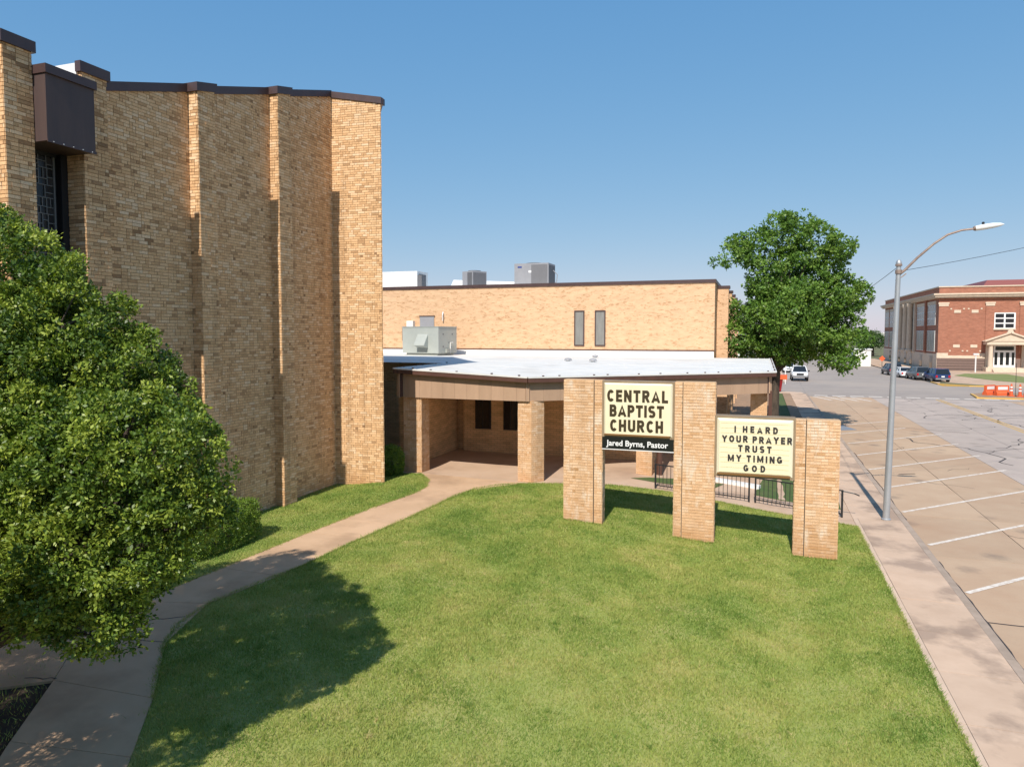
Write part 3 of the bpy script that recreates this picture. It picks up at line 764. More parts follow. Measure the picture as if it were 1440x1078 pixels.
fringe(STRIP[1:-2], 420, .05, 'ragged grass fringe on the church side of the walk')
grass('grass', STRIP, 2200, .05, m_grass, 'mown grass strip between the walk and the church wall', tone=(.1, .5))
for x0, x1, wh in ((-5.42, -4.27, 'left'), (-2.22, -1.12, 'middle'), (.94, 2.02, 'right')):
    k = 420; px = npr.uniform(x0 - .03, x1 + .03, k); py = 20.17 + npr.normal(size=k) * .03
    blades('grass', np.c_[px, py], .085, m_grass, 'long unmown grass along the foot of the %s sign pillar' % wh, npr.uniform(.05, .6, k))
grass('grass', BED, 260, .07, m_grass, 'thin grass and weeds in the shaded planting bed', tone=(.0, .7))

# ------------------------------------------------------------------ brickwork
CH = .081   # course height
def courses(width, zlo, zhi, ztop, seed, lens=(.27, .18, .09), wts=(5, 4, 3)):
    r = random.Random(seed); out = []; k = 0
    z = zlo
    while z < zhi:
        u = -r.choice((0, .09, .18))
        while u < width:
            L = r.choices(lens, wts)[0]
            a, c = max(u, 0), min(u + L, width)
            if c - a > .035:
                z1 = min(z + CH, ztop((a + c) / 2))
                if z1 - z > .03: out.append((a, c, z, z1))
            u += L
        z += CH; k += 1
    return out

_bm = {}
def brick_mesh(L, h, m, dep):
    key = (round(L, 3), round(h, 3), m.name, dep)
    if key not in _bm:
        b = MB(); b.box(.006, L - .006, -dep, .002, .006, h - .006); me = b.mesh('brick'); me.materials.append(m); _bm[key] = me
    return _bm[key]

class Masonry:
    """gathers bricks of one part; the largest in view become objects, the others one joined mesh"""
    def __init__(s): s.B = []
    def field(s, p, q, zlo, zhi, ztop=None, seed=0, ext=0.):
        p = Vector((p[0], p[1])); q = Vector((q[0], q[1])); d = (q - p); w = d.length; d.normalize()
        p = p - d * ext; w += 2 * ext
        for a, c, z0, z1 in courses(w, zlo, zhi, ztop or (lambda u: zhi), seed): s.B.append((p, d, a, c, z0, z1))
        return s
    def build(s, parent, m, nsingle=0, dep=.014, prefer=None, frontfac=None):
        if nsingle:
            def key(b):
                p, d, a, c, z0, z1 = b; w = p + d * ((a + c) / 2); n = Vector((d.y, -d.x))
                if prefer is not None and not prefer(w, n, (z0 + z1) / 2): return 1e9
                dist = math.sqrt(w.x ** 2 + w.y ** 2 + ((z0 + z1) / 2 - 6.1) ** 2)
                f = max(1e-3, -(n.x * w.x + n.y * w.y) / dist)
                return dist / math.sqrt(f * (c - a) * (z1 - z0))
            s.B.sort(key=key)
        for p, d, a, c, z0, z1 in s.B[:nsingle]:
            o = bpy.data.objects.new('brick', brick_mesh(c - a, z1 - z0, m, dep + rnd.choice((-.003, 0, .003))))
            link(o, parent); w = p + d * a
            o.location = (w.x, w.y, z0); o.rotation_euler = (0, 0, math.atan2(d.y, d.x))
        rest = s.B[nsingle:]
        if not rest: return
        n = len(rest)
        A = np.array([(p.x + d.x * a, p.y + d.y * a, z0, d.x, d.y, c - a, z1 - z0) for p, d, a, c, z0, z1 in rest])
        g = .006
        dp = dep + npr.uniform(-.004, .004, n)
        V = np.empty((n, 8, 3)); k = 0
        for dd in (0, 1):
            for u, h in ((0, 0), (1, 0), (1, 1), (0, 1)):
                uu = (A[:, 5] - g) if u else np.full(n, g)
                zz = (A[:, 6] - g) if h else np.full(n, g)
                o = dp if dd else np.full(n, -.002)
                V[:, k, 0] = A[:, 0] + A[:, 3] * uu + A[:, 4] * o
                V[:, k, 1] = A[:, 1] + A[:, 4] * uu - A[:, 3] * o
                V[:, k, 2] = A[:, 2] + zz; k += 1
        f = np.array([(4, 5, 6, 7), (0, 1, 5, 4), (1, 2, 6, 5), (2, 3, 7, 6), (3, 0, 4, 7)])
        F = (np.arange(n)[:, None, None] * 8 + f[None]).reshape(-1, 4)
        tn = npr.uniform(.03, .97, n); sh = A[:, 5] < .13; tn[~sh] = npr.uniform(.1, .97, (~sh).sum())
        me = fastmesh('brickwork', V.reshape(-1, 3), F, m, np.repeat(tn, 8))
        o = bpy.data.objects.new('brickwork', me); link(o, parent); o['kind'] = 'stuff'
        return o

# ------------------------------------------------------------------ the church hall on the left
ch = thing('church_building', 'tall tan brick church with ribbed wall and brown metal coping behind the leafy tree', 'church')
XF, XP = -14.23, -14.55
def rz(y): return 11.72 + max(0., .29 * (y - 12.6))      # top of the masonry
# (start, end, top at start, top at end, courses?)
SEG = [((XP, 0), (XP, 10.26), 11.72, 11.72, 1), ((XP, 10.26), (XF, 10.26), 11.88, 11.88, 1), ((XF, 10.26), (XF, 10.85), 11.88, 11.88, 1),
       ((XF, 10.85), (-14.9, 10.85), 11.88, 11.88, 0), ((-14.9, 10.85), (-14.9, 12.), 11.5, 11.5, 0), ((-14.9, 12.), (XF, 12.), 11.88, 11.88, 1), ((XF, 12.), (XF, 12.63), 11.88, 11.88, 1),
       ((XF, 12.63), (XP, 12.63), 11.8, 11.8, 0), ((XP, 12.63), (XP, 15.45), rz(12.63), rz(15.45), 1), ((XP, 15.45), (XF, 15.45), rz(15.45), rz(15.45), 1), ((XF, 15.45), (XF, 16.06), rz(15.5), rz(16.06), 1),
       ((XF, 16.06), (XP, 16.06), rz(16.), rz(16.), 0), ((XP, 16.06), (XP, 18.8), rz(16.06), rz(18.8), 1), ((XP, 18.8), (XF, 18.8), rz(18.8), rz(18.8), 1), ((XF, 18.8), (XF, 19.42), rz(18.85), rz(19.42), 1),
       ((XF, 19.42), (XP, 19.42), rz(19.4), rz(19.4), 0), ((XP, 19.42), (XP, 22.22), rz(19.42), rz(22.22), 1), ((XP, 22.22), (-12.65, 22.37), 14.5, 14.13, 1), ((-12.65, 22.37), (-17.5, 29.8), 14.13, 14.6, 1),
       ((-17.5, 29.8), (-34, 29.8), 14.6, 14.6, 0), ((-34, 29.8), (-34, 0), 14.6, 11.7, 0), ((-34, 0), (XP, 0), 11.7, 11.7, 0)]
b = MB()
mas = Masonry()
for i, (p, q, t0, t1, br) in enumerate(SEG):
    b.quad((p[0], p[1], -.1), (q[0], q[1], -.1), (q[0], q[1], t1), (p[0], p[1], t0))
    if br:
        w = (Vector(q) - Vector(p)).length
        if p[1] < 1:   # far left bay: only its visible end is laid brick by brick
            mas.field((XP, 8.), q, .3, t0, lambda u, t0=t0: t0, seed=i)
            continue
        ext = .012 if (p[0] == XF and q[0] == XF) else 0.
        mas.field(p, q, .3, max(t0, t1), lambda u, t0=t0, t1=t1, w=w: t0 + (t1 - t0) * min(1, max(0, u / w)), seed=i, ext=ext)
b.build('masonry', m_mortar, ch)
mas.build(ch, m_brick, 280, prefer=lambda w, n, z: w.y > 10.2 and z > 7 and not (abs(n.y) > .5 and w.y < 11))
# roof deck inside the walls
b = MB()
b.add([(XP, 0, 11.6), (XP, 10.8, 11.6), (-34, 10.8, 11.6), (-34, 0, 11.6)], [(0, 1, 2, 3)])
b.add([(-14.9, 10.8, 11.35), (-14.9, 12.02, 11.35), (-34, 12.02, 11.35), (-34, 10.8, 11.35)], [(0, 1, 2, 3)])
b.add([(XP, 12.02, 11.55), (XP, 22.2, 14.3), (-34, 22.2, 14.3), (-34, 12.02, 11.55)], [(0, 1, 2, 3)])
b.add([(XP, 22.2, 14.3), (-12.7, 22.36, 14.0), (-17.5, 29.8, 14.4), (-34, 29.8, 14.4), (-34, 22.2, 14.3)], [(0, 1, 2, 3, 4)])
b.build('roof', m_white_roof, ch)
b = MB(); b.box(-17.2, XF - .105, 11.96, 12.6, 11.3, 12.05); b.build('roof_upstand', m_flash, ch)
b = MB(); b.box(-17.2, XF - .105, 10.3, 10.82, 11.3, 12.05); b.build('roof_upstand', m_flash, ch)
# copings
def coping(p, q, z0, z1, h=.19, out=.055, back=.25, e0=.0, e1=.0):
    p = Vector(p); q = Vector(q); d = (q - p).normalized(); n = Vector((d.y, -d.x))
    a, c = p - d * e0, q + d * e1
    Q = [a + n * out, c + n * out, c - n * back, a - n * back]
    Z = [z0, z1, z1, z0]
    bb = MB(); bb.hexa([(v.x, v.y, z - .03) for v, z in zip(Q, Z)], [(v.x, v.y, z + h) for v, z in zip(Q, Z)]); return bb.build('coping', m_brown, ch)
coping((XP, 0), (XP, 10.2), 11.72, 11.72)
coping((XF, 10.2), (XF, 10.92), 11.88, 11.88, .2, .06, .1)
coping((XF, 11.93), (XF, 12.7), 11.88, 11.88, .2, .06, .1)
coping((XP, 12.7), (XP, 15.4), rz(12.63), rz(15.45))
coping((XF, 15.38), (XF, 16.13), rz(15.45), rz(16.06), .2, .06, .4)
coping((XP, 16.13), (XP, 18.75), rz(16.06), rz(18.8))
coping((XF, 18.73), (XF, 19.49), rz(18.8), rz(19.42), .2, .06, .4)
coping((XP, 19.49), (XP, 22.18), rz(19.42), rz(22.22))
coping((XP - .1, 22.21), (-12.6, 22.375), 14.5, 14.12, .19, .055, .25)
coping((-12.62, 22.42), (-17.5, 29.85), 14.12, 14.6, .19, .04, .2)
# projecting metal hood over the window
hood = MB(); hood.box(-14.9, -13.88, 10.875, 12.0, 10.06, 11.42); hb = hood.build('window_hood', m_hood, ch)
b = MB(); b.box(-14.88, -13.83, 10.845, 12.04, 11.42, 11.6); b.build('hood_cap', m_brown, hb)
b = MB(); b.box(-13.88, -13.86, 10.87, 12.01, 10.03, 10.09); b.build('drip_edge', m_brown, hb)
for yy in np.linspace(11.0, 11.9, 5):
    b = MB(); b.box(-13.861, -13.853, yy - .008, yy + .008, 10.05, 10.066); b.build('rivet', m_white, hb)
# tall leaded window in the recess
win = MB(); win.box(-14.9, -14.84, 10.85, 10.92, 4.2, 10.06); win.box(-14.9, -14.72, 11.83, 12.0, 4.2, 10.06); win.box(-14.9, -14.84, 10.92, 11.83, 9.98, 10.06); win.box(-14.9, -14.8, 10.92, 11.83, 4.2, 4.3)
wo_ = win.build('window', m_black, ch)
rects = []
def split(y0, y1, z0, z1, r):
    w, h = y1 - y0, z1 - z0
    if (w < .2 and h < .2) or w * h < .028 or (w * h < .07 and r.random() < .25): rects.append((y0, y1, z0, z1)); return
    t = r.uniform(.3, .7)
    if (w > h * .8 and w > .16) or h < .16: split(y0, y0 + w * t, z0, z1, r); split(y0 + w * t, y1, z0, z1, r)
    else: split(y0, y1, z0, z0 + h * t, r); split(y0, y1, z0 + h * t, z1, r)
r_ = random.Random(5)
for k in range(6): split(10.94, 11.72, 6.2 + k * .63, 6.2 + (k + 1) * .63, r_)
tr = MB()
for y0, y1, z0, z1 in rects:
    b = MB(); b.box(-14.875, -14.86, y0 + .008, y1 - .008, z0 + .008, z1 - .008); b.build('pane', m_pane, wo_)
    for (ya, za, yb, zb) in ((y0, z0, y1, z0), (y0, z0, y0, z1)):
        if ya == yb: tr.box(-14.87, -14.835, ya - .009, ya + .009, za, zb)
        else: tr.box(-14.87, -14.836, ya, yb, za - .009, za + .009)
tr.box(-14.87, -14.82, 11.72, 11.76, 4.3, 9.98); tr.box(-14.87, -14.83, 10.92, 10.94, 4.3, 9.98)
tr.build('tracery', m_lead, wo_)
b = MB(); b.box(-14.89, -14.88, 10.92, 11.83, 4.3, 9.98); b.build('backing', m_black, wo_)

# ------------------------------------------------------------------ entrance building with the folded canopy
en = thing('entrance_building', 'low tan brick entrance with white flat roof and brown panelled canopy', 'entrance', (-7, 33, 0))
en.location = (0, 0, 0)
ROOF = [(-13.55, 24.85), (-8.0, 24.72), (.62, 31.62), (.62, 45.4), (-32, 45.4), (-32, 30.), (-13.55, 30.)]
RZ = [4.74, 4.50, 4.50, 4.60, 4.72, 4.76, 4.74]
b = MB()
n = len(ROOF)
c0 = (-9.5, 36., 4.66)
b.add([(x, y_, z) for (x, y_), z in zip(ROOF, RZ)] + [c0], [(i, (i + 1) % n, n) for i in range(n)])
b.build('roof', m_white_roof, en)
def on_roof(x, y_):
    v = [Vector((a[0], a[1], z)) for a, z in zip(ROOF, RZ)]; c = Vector(c0)
    for i in range(n):
        A, B_, C_ = v[i], v[(i + 1) % n], c
        d = (B_.y - C_.y) * (A.x - C_.x) + (C_.x - B_.x) * (A.y - C_.y)
        u = ((B_.y - C_.y) * (x - C_.x) + (C_.x - B_.x) * (y_ - C_.y)) / d; w = ((C_.y - A.y) * (x - C_.x) + (A.x - C_.x) * (y_ - C_.y)) / d
        if u >= -1e-3 and w >= -1e-3 and u + w <= 1.001: return u * A.z + w * B_.z + (1 - u - w) * C_.z
    return None
for ys in (29.5, 34., 38.5, 43.):     # welded laps of the membrane
    b = MB(); xs = np.arange(-20, .6, .6); zs = [on_roof(x, ys) for x in xs]
    for xa, xb, za, zb in zip(xs[:-1], xs[1:], zs[:-1], zs[1:]):
        if za and zb: b.hexa([(xa, ys, za), (xb, ys, zb), (xb, ys + .09, zb), (xa, ys + .09, za)], [(xa, ys, za + .005), (xb, ys, zb + .005), (xb, ys + .09, zb + .003), (xa, ys + .09, za + .003)])
    if b.v: b.build('membrane_lap', m_white_roof, en)
def edge(p, q, z0, z1):
    p = Vector(p); q = Vector(q); d = (q - p).normalized(); nn = Vector((d.y, -d.x))
    Q = [p + nn * .06, q + nn * .06, q - nn * .12, p - nn * .12]; Z = [z0, z1, z1, z0]
    b = MB(); b.hexa([(v.x, v.y, z - .19) for v, z in zip(Q, Z)], [(v.x, v.y, z - .012) for v, z in zip(Q, Z)]); b.build('gutter', m_trim, en)
    Q = [p + nn * .075, q + nn * .075, q - nn * .1, p - nn * .1]
    b = MB(); b.hexa([(v.x, v.y, z - .03) for v, z in zip(Q, Z)], [(v.x, v.y, z + .02) for v, z in zip(Q, Z)]); b.build('drip_edge', m_white_roof, en)
    # clips along the membrane edge
    L = (q - p).length; k = int(L / .95)
    for i in range(k):
        w = p.lerp(q, (i + .5 + rnd.uniform(-.3, .3)) / k); z = z0 + (z1 - z0) * (i + .5) / k
        b = MB(); b.box(w.x - .035, w.x + .035, w.y + .05, w.y + .12, z, z + .06); b.build('roof_clip', m_brown, en)
edge(ROOF[0], ROOF[1], RZ[0], RZ[1]); edge(ROOF[1], ROOF[2], RZ[1], RZ[2]); edge(ROOF[2], ROOF[3], RZ[2], RZ[3]); edge(ROOF[6], ROOF[0], RZ[6], RZ[0])
# upper recessed band, then the panel fascia
def fascia(p, q, zt0, zt1, npan, inset=.18):
    p = Vector(p); q = Vector(q); d = (q - p).normalized(); nn = Vector((d.y, -d.x))
    p = p - nn * inset; q = q - nn * inset; L = (q - p).length
    for i in range(npan):
        a = p + d * (L * i / npan + .0025); c = p + d * (L * (i + 1) / npan - .0025)
        za = zt0 + (zt1 - zt0) * i / npan - .17; zb = zt0 + (zt1 - zt0) * (i + 1) / npan - .17
        Q = [a, c, c - nn * .05, a - nn * .05]; Z = [za, zb, zb, za]
        b = MB(); b.hexa([(v.x, v.y, 3.6) for v in Q], [(v.x, v.y, z) for v, z in zip(Q, Z)]); b.build('fascia_panel', m_fascia, en)
    Q = [p - nn * .052, q - nn * .052, q - nn * .1, p - nn * .1]
    b = MB(); b.hexa([(v.x, v.y, 3.62) for v in Q], [(v.x, v.y, z - .18) for v, z in zip(Q, (zt0, zt1, zt1, zt0))]); b.build('fascia_backing', m_brown, en)
fascia(ROOF[0], ROOF[1], RZ[0], RZ[1], 11); fascia(ROOF[1], ROOF[2], RZ[1], RZ[2], 16); fascia(ROOF[2], ROOF[3], RZ[2], RZ[3], 16); fascia(ROOF[6], ROOF[0], RZ[6], RZ[0], 7)
b = MB(); b.add([(x, y_, 3.72) for x, y_ in ((-13.35, 25.1), (-8.05, 24.98), (.4, 31.75), (.4, 45.3), (-13.35, 45.3))], [(4, 3, 2, 1, 0)]); b.build('soffit', m_soffit, en)
# columns
def column(name, poly, z0, z1, seed):
    b = MB(); b.prism(poly, z0 - .2, z1); o = b.build(name, m_mortar_p, en)
    ms = Masonry()
    for i in range(len(poly)): ms.field(poly[i], poly[(i + 1) % len(poly)], z0 - .1, z1, None, seed + i)
    ms.build(o, m_brick_col); return o
column('column', [(-8.47, 25.02), (-7.94, 24.98), (-7.58, 25.40), (-7.9, 25.72), (-8.45, 25.7)], .45, 3.62, 41)
column('column', [(-13.3, 25.12), (-12.52, 25.1), (-12.52, 25.8), (-13.3, 25.8)], .5, 3.62, 51)
column('column', [(-4.55, 28.1), (-3.95, 28.1), (-3.95, 28.8), (-4.55, 28.8)], .4, 3.62, 61)
column('column', [(-.32, 32.0), (.33, 32.0), (.33, 32.65), (-.32, 32.65)], .2, 3.62, 71)
column('column', [(-.32, 38.4), (.33, 38.4), (.33, 39.), (-.32, 39.)], .2, 3.62, 81)
column('column', [(-.32, 44.2), (.33, 44.2), (.33, 44.8), (-.32, 44.8)], .2, 3.62, 91)
b = MB(); b.beam((.46, 31.75, .1), (.46, 31.75, 3.7), .14, .14, (0, 1, 0)); b.tube([(-3.7, 28.55, .3), (-3.7, 28.55, 3.6)], .12, 10); b.build('downpipe', m_trim, en, smooth=True)
# hall walls behind the columns
b = MB()
b.box(-13.15, -4.3, 30.8, 31.1, 0, 3.7); b.box(-20, -13.16, 31.25, 31.5, 0, 3.7); b.box(-4.35, -4.3, 31.1, 45.3, 0, 3.7)
b.box(-13.9, -13.6, 25.9, 31.2, 0, 4.5)
b.build('wall', m_brick_hall, en)
for x0, x1 in ((-12.5, -11.78), (-11.1, -10.45)):
    b = MB(); b.box(x0 - .03, x1 + .03, 30.74, 30.79, 1.66, 3.1); w = b.build('window', m_black, en)
    b = MB(); b.box(x0 + .03, x1 - .03, 30.725, 30.738, 1.72, 3.06); b.build('pane', m_glass, w)
    b = MB(); b.box((x0 + x1) / 2 - .015, (x0 + x1) / 2 + .015, 30.715, 30.724, 1.72, 3.06); b.build('mullion', m_black, w)
b = MB(); b.box(-13.6, -13.3, 25.9, 26.0, .5, 3.6); b.build('door_jamb', m_brown, en)
# roof vents
for x, y_ in ((-9.54, 36.4), (-8.1, 35.95), (-9.44, 42.5), (-25., 43.5)):
    b = MB(); z = 4.58; b.lathe((x, y_, z), [(.11, 0), (.11, .12)], 12); v = b.build('roof_vent', m_white, en, smooth=True)
    b = MB(); b.lathe((x, y_, z + .12), [(.21, 0), (.2, .05), (.14, .1), (.02, .12)], 12); b.build('vent_cowl', m_unit, v, smooth=True)
b = MB(); b.box(-32, -2.66, 45.3, 45.42, 4.5, 4.99); b.build('wall_flashing', m_flash, en)

# ------------------------------------------------------------------ two-storey wing behind
wg = thing('brick_wing', 'pale tan two storey brick block behind the white roof with narrow windows', 'building')
b = MB(); b.box(-34, -2.65, 45.45, 80, -.1, 9.22); b.build('wall', m_brick_far, wg)
b = MB(); b.box(-34, -2.59, 45.38, 45.7, 9.22, 9.43); b.build('coping', m_brown, wg)
b = MB(); b.box(-2.9, -2.6, 45.7, 80, 9.22, 9.43); b.build('coping', m_brown, wg)
b = MB(); b.box(-33, -3, 46, 79, 9.1, 9.26); b.build('roof', m_white_roof, wg)
b = MB(); b.box(-34, -2.63, 45.40, 45.448, 4.99, 5.08); b.build('base_trim', m_trim, wg)
for y0 in (48.0, 53.5, 59.0, 64.5, 70.):
    b = MB(); b.box(-2.65, -1.95, y0, y0 + .8, -.1, 9.0); o = b.build('buttress', m_brick_far, wg)
    b = MB(); b.box(-2.7, -1.88, y0 - .05, y0 + .85, 9.0, 9.18); b.build('buttress_cap', m_brown, o)
    b = MB(); b.box(-2.66, -2.6, y0 + 1.6, y0 + 3.6, 5.2, 8.2); w = b.build('window', m_black, wg)
    b = MB(); b.box(-2.61, -2.58, y0 + 1.7, y0 + 3.5, 5.3, 8.1); b.build('pane', m_glass, w)
for x0, x1 in ((-11.5, -10.82), (-10.13, -9.43)):
    b = MB()
    b.box(x0, x0 + .07, 45.38, 45.46, 5.3, 7.6); b.box(x1 - .07, x1, 45.38, 45.46, 5.3, 7.6); b.box(x0 + .07, x1 - .07, 45.38, 45.46, 7.53, 7.6); b.box(x0 + .07, x1 - .07, 45.38, 45.46, 5.3, 5.37)
    w = b.build('window', m_brown, wg)
    b = MB(); b.box(x0 + .07, x1 - .07, 45.42, 45.447, 5.37, 7.53); b.build('pane', m_glass_l, w)
b = MB(); b.box(-22.7, -21.6, 45.39, 45.449, 5.1, 7.3); b.build('roof_door', m_unit, wg)
b = MB(); b.box(-22.75, -21.55, 45.36, 45.45, 7.3, 7.36); b.build('door_lintel', m_brown, wg)
b = MB(); b.box(-23.6, -23.1, 45.1, 45.449, 4.7, 7.0); b.build('duct', m_whitewall, wg)
b = MB(); b.box(-24.05, -23.75, 45.25, 45.449, 5.6, 6.5); b.build('meter_box', m_dirt, wg)
b = MB(); b.tube([(-20.9, 45.4, 7.6), (-20.85, 45.2, 7.4), (-20.9, 45.3, 7.0)], .04, 6); b.build('wall_hook', m_white, wg)

# rooftop machines
rt = thing('rooftop_unit', 'large grey green air handling unit with a hood on the white canopy roof', 'air conditioner', (-20.6, 42.6, 4.72), R(-8), 'rooftop air units')
# local: face A looks to local -Y, face B to local +X
b = MB(); b.box(-1.45, 1.35, -1.0, 1.2, .12, 1.8); b.build('cabinet', m_rtu, rt)
b = MB(); b.box(-1.2, 1.2, -.9, 1.1, -.05, .12); b.build('curb', m_rtu_d, rt)
b = MB(); b.prism_x([(-1.002, .45), (-1.45, .62), (-1.42, .72), (-1.002, 1.35)], -.25, .55); b.build('intake_hood', m_rtu, rt)
b = MB(); b.prism_x([(-1.004, .2), (-1.012, .2), (-1.012, .44), (-1.004, .44)], -.25, .55); b.build('intake_louvre', m_rtu_d, rt)
b = MB(); b.box(-1.48, 1.38, -1.03, 1.23, 1.8, 1.84); b.build('lid', m_rtu, rt)
for y_, z in ((-.5, .5), (-.5, 1.3), (.35, .45), (.2, .75), (.6, 1.3)):
    b = MB(); b.box(1.35, 1.37, y_, y_ + .09, z, z + .09); b.build('latch', m_grille, rt)
b = MB(); b.tube([(1.42, .3, .1), (1.42, .3, .8), (1.42, .6, .8)], .035, 6); b.build('pipework', m_whitewall, rt)
b = MB(); b.box(1.351, 1.5, -.2, .2, .14, .4); b.build('control_box', m_rtu_d, rt)
def condenser(loc, w, d, h, rz_, label, gf):
    t = thing('condenser_unit', label, 'air conditioner', loc, rz_, 'rooftop air units')
    b = MB(); b.box(-w / 2, w / 2, -d / 2, d / 2, .08, h); b.build('cabinet', m_unit, t)
    k = int(w * gf / .07)
    for i in range(k):
        x = w / 2 - .1 - i * .07
        b = MB(); b.box(x - .02, x + .02, -d / 2 - .02, -d / 2, .2, h - .1); b.build('grille_slat', m_grille, t)
    for i in range(int(d / .1)):
        y_ = -d / 2 + .08 + i * .1
        if y_ < d / 2 - .05:
            b = MB(); b.box(w / 2, w / 2 + .02, y_ - .03, y_ + .03, .2, h - .1); b.build('grille_slat', m_grille, t)
    b = MB(); b.lathe((0, 0, h), [(min(w, d) * .38, 0), (min(w, d) * .38, .06), (min(w, d) * .3, .08)], 16); b.build('fan_guard', m_grille, t, smooth=True)
    b = MB(); b.box(-w / 2 + .05, w / 2 - .05, -d / 2 + .05, d / 2 - .05, 0, .08); b.build('stand', m_black, t)
    return t
u = condenser((-15.2, 48.6, 9.26), 2.5, 1.7, 1.75, 0, 'largest grey condenser with slatted side on the brick block roof', .5)
b = MB(); b.box(-1.0, -.7, -.862, -.85, 1.45, 1.55); b.build('badge', mat('blue_badge', (.03, .06, .25), .4), u)
b = MB(); b.box(-.2, 0., -.862, -.85, 1.1, 1.25); b.build('data_plate', m_white, u)
b = MB(); b.tube([(1.3, .2, .3), (1.55, .2, .5), (1.6, .2, 1.), (1.3, .2, 1.3)], .03, 6); b.build('conduit', m_unit, u)
condenser((-20., 49., 9.26), 1.25, 1.3, 1.4, R(-30), 'small grey condenser between the white roof housings', .5)
t = thing('roof_housing', 'long white roof housing with an open end beside the small condenser', 'roof housing', (-26, 49, 9.26))
b = MB(); b.box(-3.5, 1.75, -.9, .9, 0, 1.5); b.build('casing', m_flash, t)
b = MB(); b.box(1.75, 2.1, -.85, -.6, 0, 1.2); b.box(1.75, 1.8, -.6, .5, .2, 1.3); b.build('end_louvre', m_grille, t)
t = thing('roof_housing', 'low white roof housing with sloped top behind the small condenser', 'roof housing', (-20.5, 55, 9.26))
b = MB(); b.prism_y([(-4, 0), (3.4, 0), (3.1, .9), (-3.4, 1.25)], -1., 1.); b.build('casing', m_flash, t)
b = MB(); b.box(3.4, 5., -.3, .3, 0, .35); b.build('pipe_rack', m_unit, t)

# ------------------------------------------------------------------ the sign on its three brick pillars
sg = thing('church_sign', 'stepped brick church sign with cream name box and cream letter board on the lawn', 'sign', (-1.7, 20.4, 0))
sg.location = (0, 0, 0)
YS = 20.2
def pillar(x0, x1, ztop, zbase, joint, narrow_right, seed):
    """two brick leaves side by side with a movement joint between them"""
    nar = (joint, x1) if narrow_right else (x0, joint)
    wid = (x0, joint) if narrow_right else (joint, x1)
    b = MB(); b.box(wid[0] + .004, wid[1] - .004, YS, YS + .42, zbase - .3, ztop)
    b.box(nar[0] + .004, nar[1] - .004, YS + .035, YS + .40, zbase - .3, ztop - .004)
    o = b.build('pillar', m_mortar_p, sg)
    m1 = Masonry()
    m1.field((wid[0] + .008, YS), (wid[1] - .008, YS), zbase - .12, ztop, None, seed)
    m1.field((nar[0] + .01, YS + .035), (nar[1] - .01, YS + .035), zbase - .12, ztop, None, seed + 1)
    m1.build(o, m_brick_sign, 95, dep=.012)
    m2 = Masonry()
    m2.field((x1, YS + .03), (x1, YS + .4), zbase - .12, ztop, None, seed + 2)
    m2.field((x0, YS + .4), (x0, YS + .03), zbase - .12, ztop, None, seed + 3)
    m2.field((x1, YS + .42), (x0, YS + .42), zbase - .12, ztop, None, seed + 4)
    m2.build(o, m_brick_sign, 0, dep=.012)
    b = MB(); b.box(joint - .014, joint + .014, YS + .01, YS + .05, zbase - .2, ztop - .02); b.build('movement_joint', m_joint, o)
    return o
pillar(-5.42, -4.27, 4.76, .5, -4.52, True, 201)
pillar(-2.22, -1.12, 4.76, .25, -1.99, False, 221)
pillar(.94, 2.02, 3.83, .1, 1.21, False, 241)

def cabinet(name, x0, x1, z0, z1, y0, m_face, rim=.075):
    b = MB()
    # box frame with an open front
    for q in ((x0, x0 + .05, z0, z1), (x1 - .05, x1, z0, z1), (x0 + .05, x1 - .05, z1 - .05, z1), (x0 + .05, x1 - .05, z0, z0 + .05)):
        b.box(q[0], q[1], y0, y0 + .42, q[2], q[3])
    o = b.build(name, m_signframe, sg)
    # pan-formed face: sloped rim rising to the flat panel
    a0, a1, c0, c1 = x0 + .052, x1 - .052, z0 + .052, z1 - .052
    b0, b1, d0, d1 = a0 + rim, a1 - rim, c0 + rim, c1 - rim
    yo, yi = y0 + .015, y0 - .045
    b = MB()
    P = [(a0, yo, c0), (a1, yo, c0), (a1, yo, c1), (a0, yo, c1)]; Q = [(b0, yi, d0), (b1, yi, d0), (b1, yi, d1), (b0, yi, d1)]
    b.add(P + Q, [(0, 1, 5, 4), (1, 2, 6, 5), (2, 3, 7, 6), (3, 0, 4, 7)]); b.build('face_rim', m_signedge, o)
    b = MB(); b.box(b0, b1, yi, yi + .01, d0, d1); b.build('face_panel', m_face, o)
    b = MB(); b.box(a0, a1, y0 + .2, y0 + .22, c0, c1); b.build('back_panel', m_signframe, o)
    b = MB(); b.box(a0 + .02, a1 - .06, yi - .012, yo, c0 + .0, c0 + .05); b.build('bottom_lip', m_signlip, o)
    return o, yi
c1, yi = cabinet('name_cabinet', -4.268, -2.222, 3.13, 4.75, YS - .02, m_signface, .05)
def word(txt, x0, x1, z0, z1, y, m, parent, name, single=False, space=1.9, asp=.82, depth=.012):
    sz = z1 - z0; sx = sz * asp
    ws = [None if c == ' ' else stroke_letter(c)[0] * sx for c in txt]
    gaps = (len(txt) - 1 - 2 * txt.count(' ')) + space * txt.count(' ')
    g = ((x1 - x0) - sum(w for w in ws if w)) / gaps
    x = x0; b = MB(); prev = None
    for i, (c, w) in enumerate(zip(txt, ws)):
        if w is None: x += (space - 1) * g; continue
        dz = rnd.uniform(-.006, .006) if single else 0
        if single: b = MB()
        letter_mesh(b, c, x, z0 + dz, sx, sz, y, depth)
        if single: b.build(name, m, parent)
        x += w + (g if not (i + 1 < len(txt) and txt[i + 1] == ' ') else g)
    if not single: b.build(name, m, parent)
